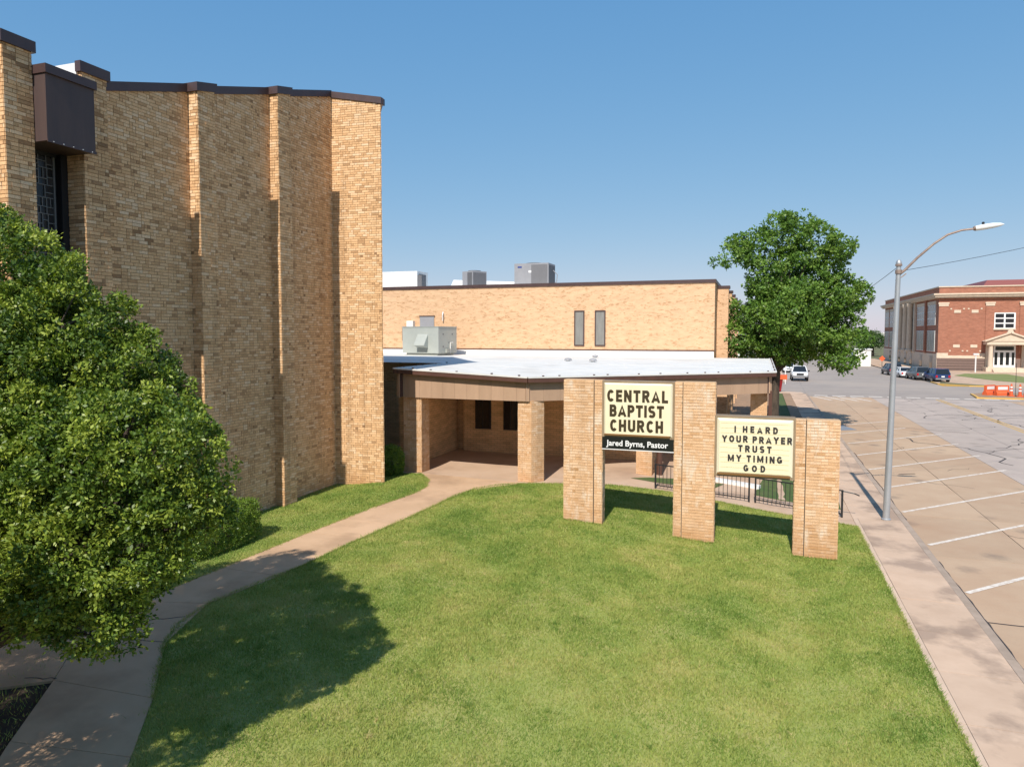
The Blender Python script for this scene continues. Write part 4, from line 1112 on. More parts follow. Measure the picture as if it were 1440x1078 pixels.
for w, x0, x1, z0, z1 in (('CENTRAL', -4.12, -2.39, 4.16, 4.50), ('BAPTIST', -4.04, -2.50, 3.735, 4.075), ('CHURCH', -4.03, -2.52, 3.31, 3.65)):
    word(w, x0, x1, z0, z1, yi - .001, m_letter, c1, 'lettering', asp=.94)
b = MB(); b.box(-4.262, -2.228, YS - .03, YS + .16, 2.79, 3.125)
np_ = b.build('name_plate', m_plate, sg)
b = MB(); b.box(-4.266, -2.224, YS - .035, YS + .165, 2.765, 2.79); b.build('plate_edge', m_flash, np_)
lettering('lettering', 'Jared Byrns, Pastor', -4.14, -2.38, 2.885, 3.045, YS - .031, m_white, np_, .02, .006, caps=(0., .70))
c2, yi = cabinet('letter_board', -1.118, .938, 2.2, 3.86, YS - .02, m_signface, .07)
for k in range(11):
    z = 2.33 + k * .134
    b = MB()
    n = 12; xs = np.linspace(-.97, .79, n)
    for i in range(n - 1):
        za = z + rnd.uniform(-.004, .004)
        b.box(xs[i], xs[i + 1] + .002, yi - .005, yi, za, za + .011)
    b.build('letter_track', m_track, c2)
ROWS = [('I HEARD', -.61, .50, 3.43, 3.605), ('YOUR PRAYER', -.93, .86, 3.165, 3.345), ('TRUST', -.505, .35, 2.91, 3.09), ('MY TIMING', -.77, .62, 2.64, 2.82), ('GOD', -.36, .2, 2.38, 2.555)]
for txt, x0, x1, z0, z1 in ROWS:
    word(txt, x0, x1, z0, z1, yi - .006, m_letter_b, c2, 'letter', True, 2.4, 1.05, .01)

# ------------------------------------------------------------------ street lamp and wires
lp = thing('street_lamp', 'tall grey steel street lamp with rusty curved arm on the pavement', 'street lamp', (3.93, 25.23, .148))
tx, ty, th = .13, -.1, 8.12
b = MB(); b.tube([(tx * t, ty * t, th * t) for t in (0, .25, .5, .75, 1)], [.105, .097, .088, .08, .07], 14); b.build('pole', m_steel, lp, smooth=True)
b = MB(); b.lathe((0, 0, 0), [(.14, 0), (.14, .03), (.115, .05)], 14); b.build('base_flange', m_steel, lp, smooth=True)
b = MB(); b.lathe((tx, ty, th), [(.085, 0), (.09, .05), (.06, .11), (.02, .15)], 12); b.build('pole_cap', m_steel, lp, smooth=True)
b = MB(); b.lathe((tx, ty, th - .3), [(.1, 0), (.1, .12)], 12); b.lathe((tx, ty, th - .06), [(.1, 0), (.1, .06)], 12); b.build('clamp', m_rust, lp, smooth=True)
arm = [(.13, -.1, 7.78), (.3, -.12, 7.93), (.62, -.18, 8.29), (1.05, -.25, 8.7), (1.4, -.3, 8.95), (1.75, -.34, 9.06), (2.1, -.36, 9.09)]
b = MB(); b.tube(arm, [.04, .04, .038, .035, .033, .03, .03], 8); b.build('arm', m_rust, lp, smooth=True)
hd = MB(); hd.tube([(2.05, -.36, 9.09), (2.11, -.36, 9.095), (2.3, -.36, 9.125), (2.55, -.36, 9.16), (2.75, -.36, 9.18), (2.84, -.36, 9.185)], [.05, .075, .085, .08, .05, .01], 12)
h = hd.build('lamp_head', m_lampw, lp, smooth=True)
b = MB(); b.lathe((2.3, -.36, 9.2), [(.035, 0), (.04, .06), (.02, .08)], 8); b.build('photocell', m_black, h, smooth=True)
b = MB(); b.tube([(2.05, -.36, 9.09), (2.1, -.36, 9.095)], [.055, .08], 12); b.build('collar', m_rust, h, smooth=True)
b = MB(); b.beam((.2, -.12, 7.7), (.34, -.12, 7.82), .03, .03); b.build('arm_stay', m_rust, lp)
def wire(name, a, c, sag, r, label):
    a = Vector(a); c = Vector(c)
    P = []
    for i in range(25):
        t = i / 24; p = a.lerp(c, t); p.z -= sag * 4 * t * (1 - t); P.append(p)
    b = MB(); b.tube(P, r, 5); o = b.build(name, m_black, smooth=True); return tag(o, label, 'wire')
wire('overhead_wire', (4.06, 25.2, 8.2), (5.2, 96., 9.6), 1.1, .009, 'thin overhead wire running from lamp top back behind the street tree')
wire('overhead_wire', (4.1, 25.1, 8.05), (26., 40., 15.2), .75, .008, 'thin overhead wire running from lamp top to the right')

# ------------------------------------------------------------------ foliage
def leaf_cloud(name, C, N, per, size, m, parent, spread=.09, aspect=.5, tone=(.15, .85), clus=.18, T0=None):
    n = len(C); k = n * per
    c = np.repeat(C, per, 0); nn = np.repeat(N, per, 0)
    rv = npr.normal(size=(k, 3)); rv /= np.linalg.norm(rv, axis=1)[:, None]
    d = nn * .75 + rv * .85; d /= np.linalg.norm(d, axis=1)[:, None]
    base = c + npr.normal(size=(k, 3)) * spread * .55
    L = size * npr.uniform(.65, 1.25, k)[:, None]
    r2 = npr.normal(size=(k, 3)); s = np.cross(d, r2 + nn * 1.2); s /= np.linalg.norm(s, axis=1)[:, None] + 1e-9
    up = np.cross(s, d)
    W = L * aspect / 2
    V = np.empty((k, 4, 3))
    V[:, 0] = base; V[:, 1] = base + d * L * .55 + s * W - up * L * .06; V[:, 2] = base + d * L - up * L * .12; V[:, 3] = base + d * L * .55 - s * W - up * L * .06
    F = np.arange(4 * k).reshape(-1, 4)
    t0 = npr.uniform(tone[0], tone[1], n) if T0 is None else tone[0] + (tone[1] - tone[0]) * T0
    t = np.clip(np.repeat(t0, per) + npr.normal(size=k) * clus, 0, 1)
    me = fastmesh(name, V.reshape(-1, 3), F, m, np.repeat(t, 4))
    o = bpy.data.objects.new(name, me); link(o, parent); return o

def lobes_points(lobes, dens, inner=.35, rough=.16, keep_in=.82):
    """points on the shells of overlapping ellipsoids, outward normals"""
    C = []; N = []
    Lb = np.array(lobes, float)
    for i, (x, y_, z, rx, ry, rz_) in enumerate(lobes):
        area = 4 * math.pi * ((rx * ry) ** 1.6 / 3 + (rx * rz_) ** 1.6 / 3 + (ry * rz_) ** 1.6 / 3) ** (1 / 1.6)
        for dn, sc in ((dens, 1.), (dens * inner, .74)):
            k = int(area * dn)
            v = npr.normal(size=(k, 3)); v /= np.linalg.norm(v, axis=1)[:, None]
            ph = npr.uniform(0, 6, 6)
            bump = (np.sin(v[:, 0] * 5 + ph[0]) * np.sin(v[:, 1] * 5 + ph[1]) + np.sin(v[:, 2] * 6 + ph[2]) * np.sin(v[:, 0] * 4 + ph[3]) + .6 * np.sin(v[:, 1] * 11 + ph[4]) * np.sin(v[:, 2] * 11 + ph[5]))
            rr = sc * (1 + rough * bump * .6 + npr.normal(size=k) * .05)
            p = np.array([x, y_, z]) + v * np.array([rx, ry, rz_]) * rr[:, None]
            nn = v / np.array([rx, ry, rz_]); nn /= np.linalg.norm(nn, axis=1)[:, None]
            ok = np.ones(k, bool)
            for j in range(len(lobes)):
                if j != i:
                    q = (p - Lb[j, :3]) / Lb[j, 3:]
                    ok &= (q ** 2).sum(1) > keep_in ** 2 * (1 if sc == 1. else .3)
            C.append(p[ok]); N.append(nn[ok])
    return np.concatenate(C), np.concatenate(N)

def puffs(lobes, dens, r0, r1, per, rough=.2, keep_in=.84, inner=.3):
    """twig tufts on the lobes: leaves gather round each tuft, gaps stay between them"""
    C, N = lobes_points(lobes, dens, inner, rough, keep_in)
    n = len(C); r = npr.uniform(r0, r1, n)
    v = npr.normal(size=(n, per, 3)); v /= np.linalg.norm(v, axis=2)[:, :, None]
    v = v + N[:, None, :] * .55; v /= np.linalg.norm(v, axis=2)[:, :, None]
    k = npr.uniform(.55, 1.05, (n, per, 1))
    P = C[:, None, :] + v * r[:, None, None] * k * np.array([1, 1, .8])
    t = np.repeat(npr.random(n), per)
    return P.reshape(-1, 3), v.reshape(-1, 3), t

def limb(b, a, c, r0, r1, bend=.15, n=6):
    a = Vector(a); c = Vector(c); L = (c - a).length
    o = Vector((rnd.uniform(-1, 1), rnd.uniform(-1, 1), rnd.uniform(0, 1))) * bend * L
    P = [a.lerp(c, i / n) + o * math.sin(math.pi * i / n) * .5 for i in range(n + 1)]
    b.tube(P, [r0 + (r1 - r0) * i / n for i in range(n + 1)], 7)
    return P

# big leafy tree in the planting bed, beside the camera
t = thing('leafy_tree', 'large glossy leaved tree filling the left edge before the church wall', 'tree', (-10.45, 6.5, .5))
t.location = (0, 0, 0)
NEAR = [(-7.3, 6.2, 4.4, .82, .82, .68), (-6.55, 6.45, 4.6, .64, .66, .56), (-6.5, 6.5, 4.0, .52, .55, .45), (-6.95, 6.3, 4.95, .55, .6, .42), (-7.95, 5.95, 4.62, .6, .62, .55), (-7.35, 5.9, 3.6, .66, .62, .52), (-6.78, 6.2, 3.5, .55, .55, .45), (-6.95, 6.1, 3.1, .4, .4, .36), (-7.08, 5.95, 2.82, .36, .36, .34), (-7.6, 5.85, 3.0, .4, .4, .36),
        (-8.5, 5.75, 3.95, .66, .6, .58), (-8.6, 5.65, 3.25, .6, .55, .5), (-8.9, 6.6, 5.65, 1.05, 1.0, .85), (-9.35, 6.75, 6.62, .8, .85, .66), (-7.95, 6.95, 5.62, .66, .7, .52), (-8.45, 6.75, 6.2, .6, .65, .5), (-9.0, 6.0, 4.8, .75, .7, .62), (-9.8, 6.1, 4.7, 1.5, 1.5, 1.4), (-10.1, 6.3, 5.8, 1., 1., .9),
        (-11.3, 6.3, 6.0, 1.4, 1.4, 1.2), (-9.5, 5.8, 3.3, .9, .9, .8), (-10.2, 7.6, 5.2, 1.3, 1.2, 1.3), (-11.4, 6.5, 4.8, 1.4, 1.4, 1.4), (-10.4, 7., 7.1, 1.0, 1.1, .75), (-10.0, 4.3, 4.3, 1.5, 1.4, 1.4), (-11.2, 4.6, 5.2, 1.5, 1.5, 1.4), (-9.5, 4.0, 3.4, .95, .9, .8), (-8.05, 6.3, 5.1, .5, .5, .4), (-8.7, 3.7, 3.6, .85, .95, .95), (-7.35, 4.0, 3.9, .62, .7, .65), (-7.3, 6.9, 5.15, .5, .6, .45), (-7.2, 6.9, 4.7, .6, .6, .5), (-8.1, 4.2, 3.1, .6, .6, .5)]  # some lobes, mostly out of view, added to cast shade on path and lawn
C, N, T_ = puffs(NEAR, 12., .11, .22, 17, .23, .92, .65)
b = MB()
base = Vector((-10.45, 6.5, .4)); fork = Vector((-10.1, 6.5, 1.7))
b.tube([base, base.lerp(fork, .5) + Vector((.05, .05, 0)), fork], [.24, .19, .17], 10); 
for L in NEAR:
    c = Vector(L[:3]); P = limb(b, fork, c, .09, .03)
    for k in range(7):
        v = Vector((rnd.gauss(0, 1), rnd.gauss(0, 1), rnd.gauss(0, 1))).normalized()
        limb(b, P[rnd.randint(3, 6)], c + Vector((v.x * L[3], v.y * L[4], v.z * L[5])) * .92, .022, .006, .2, 4)
b.build('trunk', m_bark, t, smooth=True)
leaf_cloud('crown', C, N, 9, .056, m_leaf_near, t, .05, .55, (.12, .9), .2, T_)

# street tree beside the canopy
t = thing('street_tree', 'tall full green street tree growing behind the right end of the canopy', 'tree')
PX = [(1110, 328, 27), (1068, 345, 27), (1038, 350, 17), (1150, 335, 22), (1130, 375, 36), (1085, 388, 32), (1168, 368, 26), (1192, 400, 22), (1165, 415, 38), (1120, 425, 42), (1075, 440, 40), (1050, 470, 30), (1100, 468, 40), (1150, 460, 40), (1190, 450, 28),
      (1209, 415, 9), (1200, 482, 20), (1165, 487, 22), (1118, 484, 20), (1046, 440, 22), (1185, 499, 12), (1062, 490, 16), (1095, 315, 11), (1122, 312, 12), (1180, 345, 10), (1026, 356, 9), (1050, 335, 14)]
ST = []
for i, (px, py, r) in enumerate(PX):
    X = -2.47 + (px - 1015) * .0424; Z = 13.55 - (py - 300) * .0452; rr = max(r * .038, .62)
    yo = rnd.uniform(-1.4, 1.4) if r < 30 else rnd.uniform(-.6, .6)
    ST.append((X, 49 + yo, Z, rr, rr * 1.15, rr * .95))
    if r > 30: ST.append((X * .9 + .2, 49 + rnd.choice((-2.6, 2.6)), Z - .4, rr * .9, rr * .9, rr * .8))
C, N, T_ = puffs(ST, 1.8, .3, .58, 13, .26, .88, .25)
b = MB(); fork = Vector((1.0, 49, 3.6))
b.tube([(.9, 49, 0), (.92, 49, 1.2), (.95, 49, 2.4), fork], [.42, .33, .3, .3], 10)
mids = [Vector((1.4, 49, 7.)), Vector((-.1, 49.2, 6.2)), Vector((3., 48.8, 6.4)), Vector((1., 50.4, 6.4)), Vector((1.2, 47.6, 6.2))]
for q in mids: limb(b, fork, q, .2, .12)
for L in ST:
    c = Vector(L[:3]); q = min(mids, key=lambda v: (v - c).length)
    P = limb(MB() if (c.x < -.6 and c.z > 8.5) else b, q, q.lerp(c, .8), .07, .02)
b.build('trunk', m_bark, t, smooth=True)
leaf_cloud('crown', C, N, 7, .19, m_leaf_street, t, .12, .62, (.15, .85), .16, T_)

# clipped hedge and shrub
def hedge(name, label, c, r, pw, dens, size, m, per=9):
    o = thing(name, label, 'shrub')
    area = 2 * (r[0] * r[1] + r[0] * r[2] + r[1] * r[2]) * 4 * .8
    C = []; N = []
    for sc, dn in ((1., dens), (.8, dens * .5)):
        k = int(area * dn)
        v = npr.normal(size=(k, 3)); v /= np.linalg.norm(v, axis=1)[:, None]
        f = (np.abs(v) ** pw).sum(1) ** (-1 / pw)
        q = v * f[:, None] * np.array(r) * sc * (1 + .045 * np.sin(v[:, :1] * 9) * np.sin(v[:, 1:2] * 8 + 1) + npr.normal(size=(k, 1)) * .025)
        C.append(q + np.array(c)); nn = np.sign(v) * np.abs(v) ** 2; N.append(nn / np.linalg.norm(nn, axis=1)[:, None])
    C = np.concatenate(C); N = np.concatenate(N)
    ok = C[:, 2] > .5
    leaf_cloud('foliage', C[ok], N[ok], per, size, m, o, .05, .55, (.2, .8), .18)
    b = MB()
    for k in range(14):
        limb(b, (c[0] + rnd.uniform(-.2, .2), c[1] + rnd.uniform(-.5, .5) * r[1], .45), (c[0] + rnd.uniform(-.8, .8) * r[0], c[1] + rnd.uniform(-.85, .85) * r[1], c[2] + rnd.uniform(.0, .8) * r[2]), .02, .006)
    b.build('stems', m_bark, o)
    return o
hedge('hedge', 'clipped bright green hedge between the tree and the ribbed brick wall', (-13.25, 14.55, 1.08), (.62, 1.3, .58), 5., 260, .045, m_leaf_hedge)
hedge('shrub', 'small dark shrub in the shaded corner beside the canopy column', (-13.35, 24.1, 1.15), (.45, .5, .62), 2.6, 230, .05, m_leaf_hedge)

# ------------------------------------------------------------------ black railings along the entrance walk
def railing(name, pts, label, curl=None):
    t = thing(name, label, 'railing', group='black railings by the entrance walk')
    for (x, y_) in (pts[0], pts[-1]):
        z = tz(x, y_); b = MB(); b.box(x - .03, x + .03, y_ - .03, y_ + .03, z - .05, z + .9); b.build('post', m_black, t)
    for i in range(len(pts) - 1):
        a = Vector(pts[i]); c = Vector(pts[i + 1]); za, zc = tz(*a), tz(*c)
        b = MB(); b.beam((a.x, a.y, za + .88), (c.x, c.y, zc + .88), .05, .035); b.build('top_rail', m_black, t)
        b = MB(); b.beam((a.x, a.y, za + .12), (c.x, c.y, zc + .12), .035, .035); b.build('bottom_rail', m_black, t)
        k = int((c - a).length / .135)
        for j in range(1, k):
            w = a.lerp(c, j / k); z = za + (zc - za) * j / k
            b = MB(); b.box(w.x - .01, w.x + .01, w.y - .01, w.y + .01, z + .1, z + .88); b.build('baluster', m_black, t)
    if curl:
        a = Vector(pts[-1]); z = tz(*a); b = MB(); b.tube([(a.x, a.y, z + .87), (a.x + .35, a.y - .05, z + .82), (a.x + .5, a.y - .05, z + .76)], .022, 6); b.build('rail_end', m_black, t)
    return t
railing('railing', [(-3.5, 25.95), (-2.0, 25.95), (-.26, 25.98)], 'left black railing section seen under the name box')
railing('railing', [(-.05, 26.0), (1.2, 25.7), (2.62, 25.1)], 'right black railing section sloping down behind the letter board', True)

# ------------------------------------------------------------------ vehicles
def car(name, label, cat, loc, rz_, pnt, kind, group=None, plate=True):
    t = thing(name, label, cat, loc, rz_, group)
    if kind == 'sedan': L, W, belt, top, gh = 4.7, .9, .92, 1.42, (-1.75, 1.05, -1.05, .25)
    elif kind == 'suv': L, W, belt, top, gh = 4.75, .95, 1.08, 1.72, (-2.25, 1.15, -1.95, .35)
    else: L, W, belt, top, gh = 5.8, 1.0, 1.2, 1.9, (-.75, 1.35, -.55, .75)
    h = L / 2; fl = .28 if kind == 'sedan' else .36 if kind == 'suv' else .5
    hood = belt - (.1 if kind != 'truck' else .02)
    st = [(-h, fl + .15, belt - .12, W * .86), (-h + .15, fl, belt - .02, W * .96), (-h * .6, fl, belt, W), (0, fl, belt, W), (h * .5, fl, belt - .02, W), (h * .72, fl, hood, W * .98), (h - .25, fl, hood - .08, W * .94), (h, fl + .12, hood - .28, W * .8)]
    V = []; F = []
    for y_, zl, zb, w in st:
        V += [(-w * .9, y_, zl), (-w, y_, zl + (zb - zl) * .3), (-w, y_, zl + (zb - zl) * .78), (-w * .9, y_, zb), (w * .9, y_, zb), (w, y_, zl + (zb - zl) * .78), (w, y_, zl + (zb - zl) * .3), (w * .9, y_, zl)]
    for i in range(len(st) - 1):
        for k in range(8): F.append((i * 8 + k, (i + 1) * 8 + k, (i + 1) * 8 + (k + 1) % 8, i * 8 + (k + 1) % 8))
    F.append(tuple(range(8))); F.append(tuple(range(len(V) - 1, len(V) - 9, -1)))
    b = MB(); b.add(V, F); b.build('body', pnt, t, smooth=True)
    y0, y1, y0t, y1t = gh; wb, wt = W * .89, W * .7
    lo = [(-wb, y0, belt - .03), (wb, y0, belt - .03), (wb, y1, belt - .03), (-wb, y1, belt - .03)]; hi = [(-wt, y0t, top - .04), (wt, y0t, top - .04), (wt, y1t, top - .04), (-wt, y1t, top - .04)]
    b = MB(); b.hexa(lo, hi); b.build('windows', m_carglass, t)
    b = MB(); b.hexa([(x * 1.02, y_ * 1.0, top - .045) for x, y_, z in hi], [(x * .92, y_ * .96, top) for x, y_, z in hi]); b.build('roof', pnt, t)
    for a, c in zip(lo, hi):
        b = MB(); b.beam((a[0] * 1.005, a[1], a[2]), (c[0] * 1.01, c[1], c[2] + .01), .09, .07); b.build('pillar', pnt, t)
    for s in (-1, 1):
        ym = (y0 + y1) / 2 * .5 + (y0t + y1t) / 2 * .5
        b = MB(); b.beam((s * wb * 1.005, ym, belt - .02), (s * wt * 1.01, ym, top - .03), .08, .05); b.build('pillar', pnt, t)
        b = MB(); b.box(s * W * 1.0 - .1, s * W * 1.0 + .1, y1 - .45, y1 - .3, belt, belt + .16); mo = b.build('wing_mirror', m_black if kind == 'truck' else pnt, t); mo.location.x = s * .12
        wr = .34 if kind != 'truck' else .41
        for yw in (-h * .6, h * .62):
            b = MB(); b.tube([(s * (W - .2), yw, wr), (s * (W + .02), yw, wr)], wr, 16); ww = b.build('wheel', m_tyre, t)
            b = MB(); b.tube([(s * (W + .015), yw, wr), (s * (W + .03), yw, wr)], wr * .62, 12); b.build('rim', m_rim, ww)
        b = MB(); b.box(s * W * .62 - .17, s * W * .62 + .17, h - .16, h + .0, hood - .3, hood - .12); b.build('headlight', m_headl, t)
        b = MB(); b.box(s * W * .74 - .11, s * W * .74 + .11, -h - .02, -h + .1, belt - .42, belt - .14); b.build('tail_light', m_red, t)
    b = MB(); b.box(-W * .42, W * .42, h - .08, h + .015, fl + .28, hood - .14); b.build('front_grille', m_black, t)
    b = MB(); b.box(-W * .88, W * .88, h - .12, h + .06, fl + .06, fl + .24); b.build('front_bumper', m_rim if kind == 'truck' else pnt, t)
    b = MB(); b.box(-W * .86, W * .86, -h - .06, -h + .12, fl + .04, fl + .24); b.build('rear_bumper', m_rim if kind != 'sedan' else pnt, t)
    b = MB(); b.box(-.18, .18, -h - .015, -h + .05, belt - .38, belt - .22); b.build('number_plate', m_white, t)
    if kind == 'truck':
        b = MB(); b.box(-W * .8, W * .8, -h + .2, gh[0] - .15, belt - .02, belt + .004); b.build('cargo_bed', m_black, t)
    return t
car('pickup_truck', 'white pickup truck facing the camera at the left kerb beyond the crossing', 'pickup', (4.95, 100.6, 0), math.pi, p_white, 'truck')
car('parked_car', 'white car parked behind the white pickup at the left kerb', 'car', (4.4, 121.5, 0), math.pi, p_white, 'sedan')
G_ = 'cars parked beside the school'
car('parked_car', 'blue hatchback at the near end of the row beside the red brick school', 'car', (21.25, 102.9, .0), R(6), p_blue, 'suv', G_)
car('parked_car', 'dark grey suv between the blue hatchback and the white sedan', 'car', (20.0, 107.4, .0), R(6), p_grey, 'suv', G_)
car('parked_car', 'white sedan parked between two dark cars beside the school', 'car', (19.1, 112.6, .0), R(5), p_white, 'sedan', G_)
car('parked_car', 'dark suv at the far end of the row, partly behind the lamp pole', 'car', (18.6, 118.6, .0), R(5), p_navy, 'suv', G_)
car('parked_car', 'red car cut off by the right edge near the orange barriers', 'car', (26.0, 78.0, .0), R(-80), p_redc, 'sedan')

# ------------------------------------------------------------------ red brick school across the crossing
sc = thing('school_building', 'red brick school with pale stone cornice and pedimented entrance across the street', 'school')
X0, Y0 = 27.5, 133.
b = MB(); b.box(X0, 62, Y0, 186, 2.0, 13.6); b.build('wall', m_red_brick, sc)
b = MB(); b.box(X0 - .06, 62, Y0 - .06, 186, -.1, 2.1); b.build('basement', m_base_brick, sc)
for k in range(4):
    b = MB(); b.box(X0 - .02, 34.2, Y0 - .09, Y0 - .062, .35 + k * .45, .40 + k * .45); b.build('groove', m_joint, sc)
b = MB(); b.box(X0 - .12, 34.2, Y0 - .12, Y0 + .3, 2.1, 2.55); b.box(X0 - .12, 29., Y0 - .118, Y0 + .3, 2.55, 2.95); b.box(33.3, 34.2, Y0 - .118, Y0 + .3, 2.55, 2.95); b.build('stone_band', m_stone, sc)
b = MB(); b.box(X0 - .75, 62, Y0 - .75, 186.6, 12.05, 12.35); b.box(X0 - .55, 62, Y0 - .55, 186.4, 11.85, 12.05); b.box(X0 - .95, 62, Y0 - .95, 186.8, 12.35, 12.6); b.build('cornice', m_stone, sc)
b = MB(); b.box(X0 - .12, 62, Y0 - .12, Y0 + .35, 13.6, 13.78); b.box(X0 - .12, X0 + .3, Y0 + .35, 186, 13.6, 13.78); b.build('parapet_cap', m_stone, sc)
b = MB(); b.prism_y([(36.8, 13.4), (60, 13.4), (60, 15.6), (38., 15.6)], 148, 178); b.build('roof', m_redroof, sc)
for x0, x1 in ((27.5, 28.85), (34.1, 35.3), (38.75, 40.)):
    b = MB(); b.box(x0, x1, Y0 - .12, Y0, 2.95, 10.9); pl = b.build('pilaster', m_red_brick, sc)
    b = MB(); b.box(x0 - .1, x1 + .1, Y0 - .25, Y0, 10.9, 11.15); b.box(x0 - .02, x1 + .02, Y0 - .2, Y0, 10.55, 10.9); b.build('capital', m_stone, pl)
for x in (29.7, 32.15):
    for z in (9.45, 3.85):
        b = MB(); b.box(x, x + .95, Y0 - .07, Y0 - .002, z, z + .48); b.build('stone_plaque', m_stone, sc)
        for dx in (-.55, 1.25):
            zz = z + .55 if z > 6 else z - .65
            b = MB(); b.box(x + dx, x + dx + .24, Y0 - .06, Y0 - .002, zz, zz + .22); b.build('stone_block', m_stone, sc)
def swin(y, x0, x1, z0, z1, nx, nz, fw=.14):
    """window in the front wall"""
    b = MB(); b.box(x0 - .15, x1 + .15, y - .22, y - .12, z0 - .25, z0 - .02); b.build('sill', m_stone, sc)
    b = MB()
    for i in range(nx + 1):
        x = x0 + (x1 - x0) * i / nx; b.box(x - fw / 2, x + fw / 2, y - .1, y + .02, z0 - .02, z1 + .05)
    for k in range(nz + 1):
        z = z0 + (z1 - z0) * k / nz; b.box(x0, x1, y - .098, y + .02, z - fw * .4, z + fw * .4)
    w = b.build('window', m_white, sc)
    for i in range(nx):
        for k in range(nz):
            xa, xb = x0 + (x1 - x0) * i / nx + fw / 2, x0 + (x1 - x0) * (i + 1) / nx - fw / 2
            za, zb = z0 + (z1 - z0) * k / nz + fw * .4, z0 + (z1 - z0) * (k + 1) / nz - fw * .4
            b = MB(); b.box(xa, xb, y - .05, y - .03, za, zb); b.build('pane', m_glass, w)
swin(Y0, 35.35, 38.1, 6.95, 9.35, 2, 3, .22)
# portico
b = MB(); b.box(33.9, 40.1, Y0 - 2.2, Y0, 4.35, 4.9); b.build('entablature', m_stone, sc)
b = MB(); b.prism_y([(33.7, 4.9), (40.3, 4.9), (37., 6.15)], Y0 - 2.3, Y0); b.build('pediment', m_stone, sc)
b = MB(); b.beam((33.55, Y0 - 2.4, 4.95), (37., Y0 - 2.4, 6.28), .35, .22); b.beam((40.45, Y0 - 2.4, 4.95), (37., Y0 - 2.4, 6.28), .35, .22); b.build('raking_cornice', m_stone, sc)
b = MB(); b.prism_y([(36.5, 6.2), (37.5, 6.2), (37.25, 6.7), (37., 6.85), (36.75, 6.7)], Y0 - 2.3, Y0 - 2.); b.build('finial', m_stone, sc)
for x in (34.55, 39.45):
    b = MB(); b.box(x - .42, x + .42, Y0 - 2.1, Y0 - 1.3, .5, .85); b.lathe((x, Y0 - 1.7, .85), [(.36, 0), (.33, 1.5), (.29, 3.2), (.4, 3.35), (.4, 3.5)], 14); b.build('portico_column', m_stone, sc)
    b = MB(); b.box(x - .3, x + .3, Y0 - .3, Y0 - .01, .5, 4.35); b.build('portico_pilaster', m_stone, sc)
b = MB()
b.box(33.8, 40.2, Y0 - 2.4, Y0 - .06, -.1, .72)
for k in range(4): b.box(34.6, 39.4, Y0 - 2.4 - .35 * (k + 1), Y0 - 2.4 - .35 * k - .001, -.1, .72 - .15 * (k + 1))
b.build('steps', m_stone, sc)
dr = MB(); dr.box(35.35, 38.35, Y0 - .16, Y0 - .01, .72, 4.3); d = dr.build('door_surround', m_white, sc)
for x0, x1 in ((36.15, 36.8), (36.95, 37.6)):
    b = MB(); b.box(x0 + .1, x1 - .1, Y0 - .19, Y0 - .165, 1.1, 3.1); b.build('pane', m_glass, d)
for x0, x1 in ((35.5, 35.9), (37.85, 38.2)):
    b = MB(); b.box(x0, x1, Y0 - .19, Y0 - .165, 1.1, 3.1); b.build('pane', m_glass, d)
b = MB(); b.box(35.6, 38.1, Y0 - .19, Y0 - .165, 3.45, 4.05); b.build('transom', m_glass, d)
# street side
b = MB(); b.box(X0 - .1, X0, Y0 + .0, 186, -.1, 2.75); b.build('side_base', m_stone, sc)
def sidewin(y0, y1, z0, z1, nv, nh):
    b = MB(); b.box(X0 - .12, X0 + .02, y0, y1, z0, z1); w = b.build('window', m_whitewall, sc)
    for i in range(nv):
        for k in range(nh):
            a, c = y0 + (y1 - y0) * i / nv + .12, y0 + (y1 - y0) * (i + 1) / nv - .12
            e, f_ = z0 + (z1 - z0) * k / nh + .08, z0 + (z1 - z0) * (k + 1) / nh - .08
            b = MB(); b.box(X0 - .14, X0 - .121, a, c, e, f_); b.build('pane', m_glass_l, w)
for y0, y1 in ((134.8, 140.6), (142.6, 149.3), (173.5, 178.5), (180, 184.8)):
    sidewin(y0, y1, 7.5, 10.9, 4, 3); sidewin(y0, y1, 3.1, 6.6, 5, 1)
    b = MB(); b.box(X0 - .15, X0, y0 - .1, y1 + .1, 10.92, 11.5); b.build('lintel', m_stone, sc)
for y0 in (141.6, 151., 172.2):
    b = MB(); b.box(X0 - .35, X0, y0 - .45, y0 + .45, 2.75, 11.8); b.build('side_pilaster', m_stone if y0 > 145 else m_red_brick, sc)
for y0 in (153.5, 158., 163., 168.):
    b = MB(); b.lathe((X0 - .55, y0, 2.75), [(.65, 0), (.65, .3), (.5, .4), (.46, 8.3), (.65, 8.6), (.65, 9.05)], 12); b.build('side_column', m_stone, sc, smooth=True)
b = MB(); b.box(X0 - .06, X0, 152., 171.5, 2.75, 11.8); b.build('bay_infill', m_glass_l, sc)
for y0 in (136., 144., 153., 158.5, 165., 176.):
    b = MB(); b.box(X0 - .14, X0 - .102, y0, y0 + 2., .2, 2.4); b.build('basement_window', m_glass, sc)

t = thing('school_lamp', 'white post lamp standing before the dark basement wall of the school', 'lamp', (31.6, 127.5, .1))
b = MB(); b.tube([(0, 0, 0), (0, 0, 2.7)], .1, 8); b.build('post', m_cone_w, t); b = MB(); b.box(-.35, .35, -.2, .2, 2.7, 2.95); b.build('lamp', m_cone_w, t)

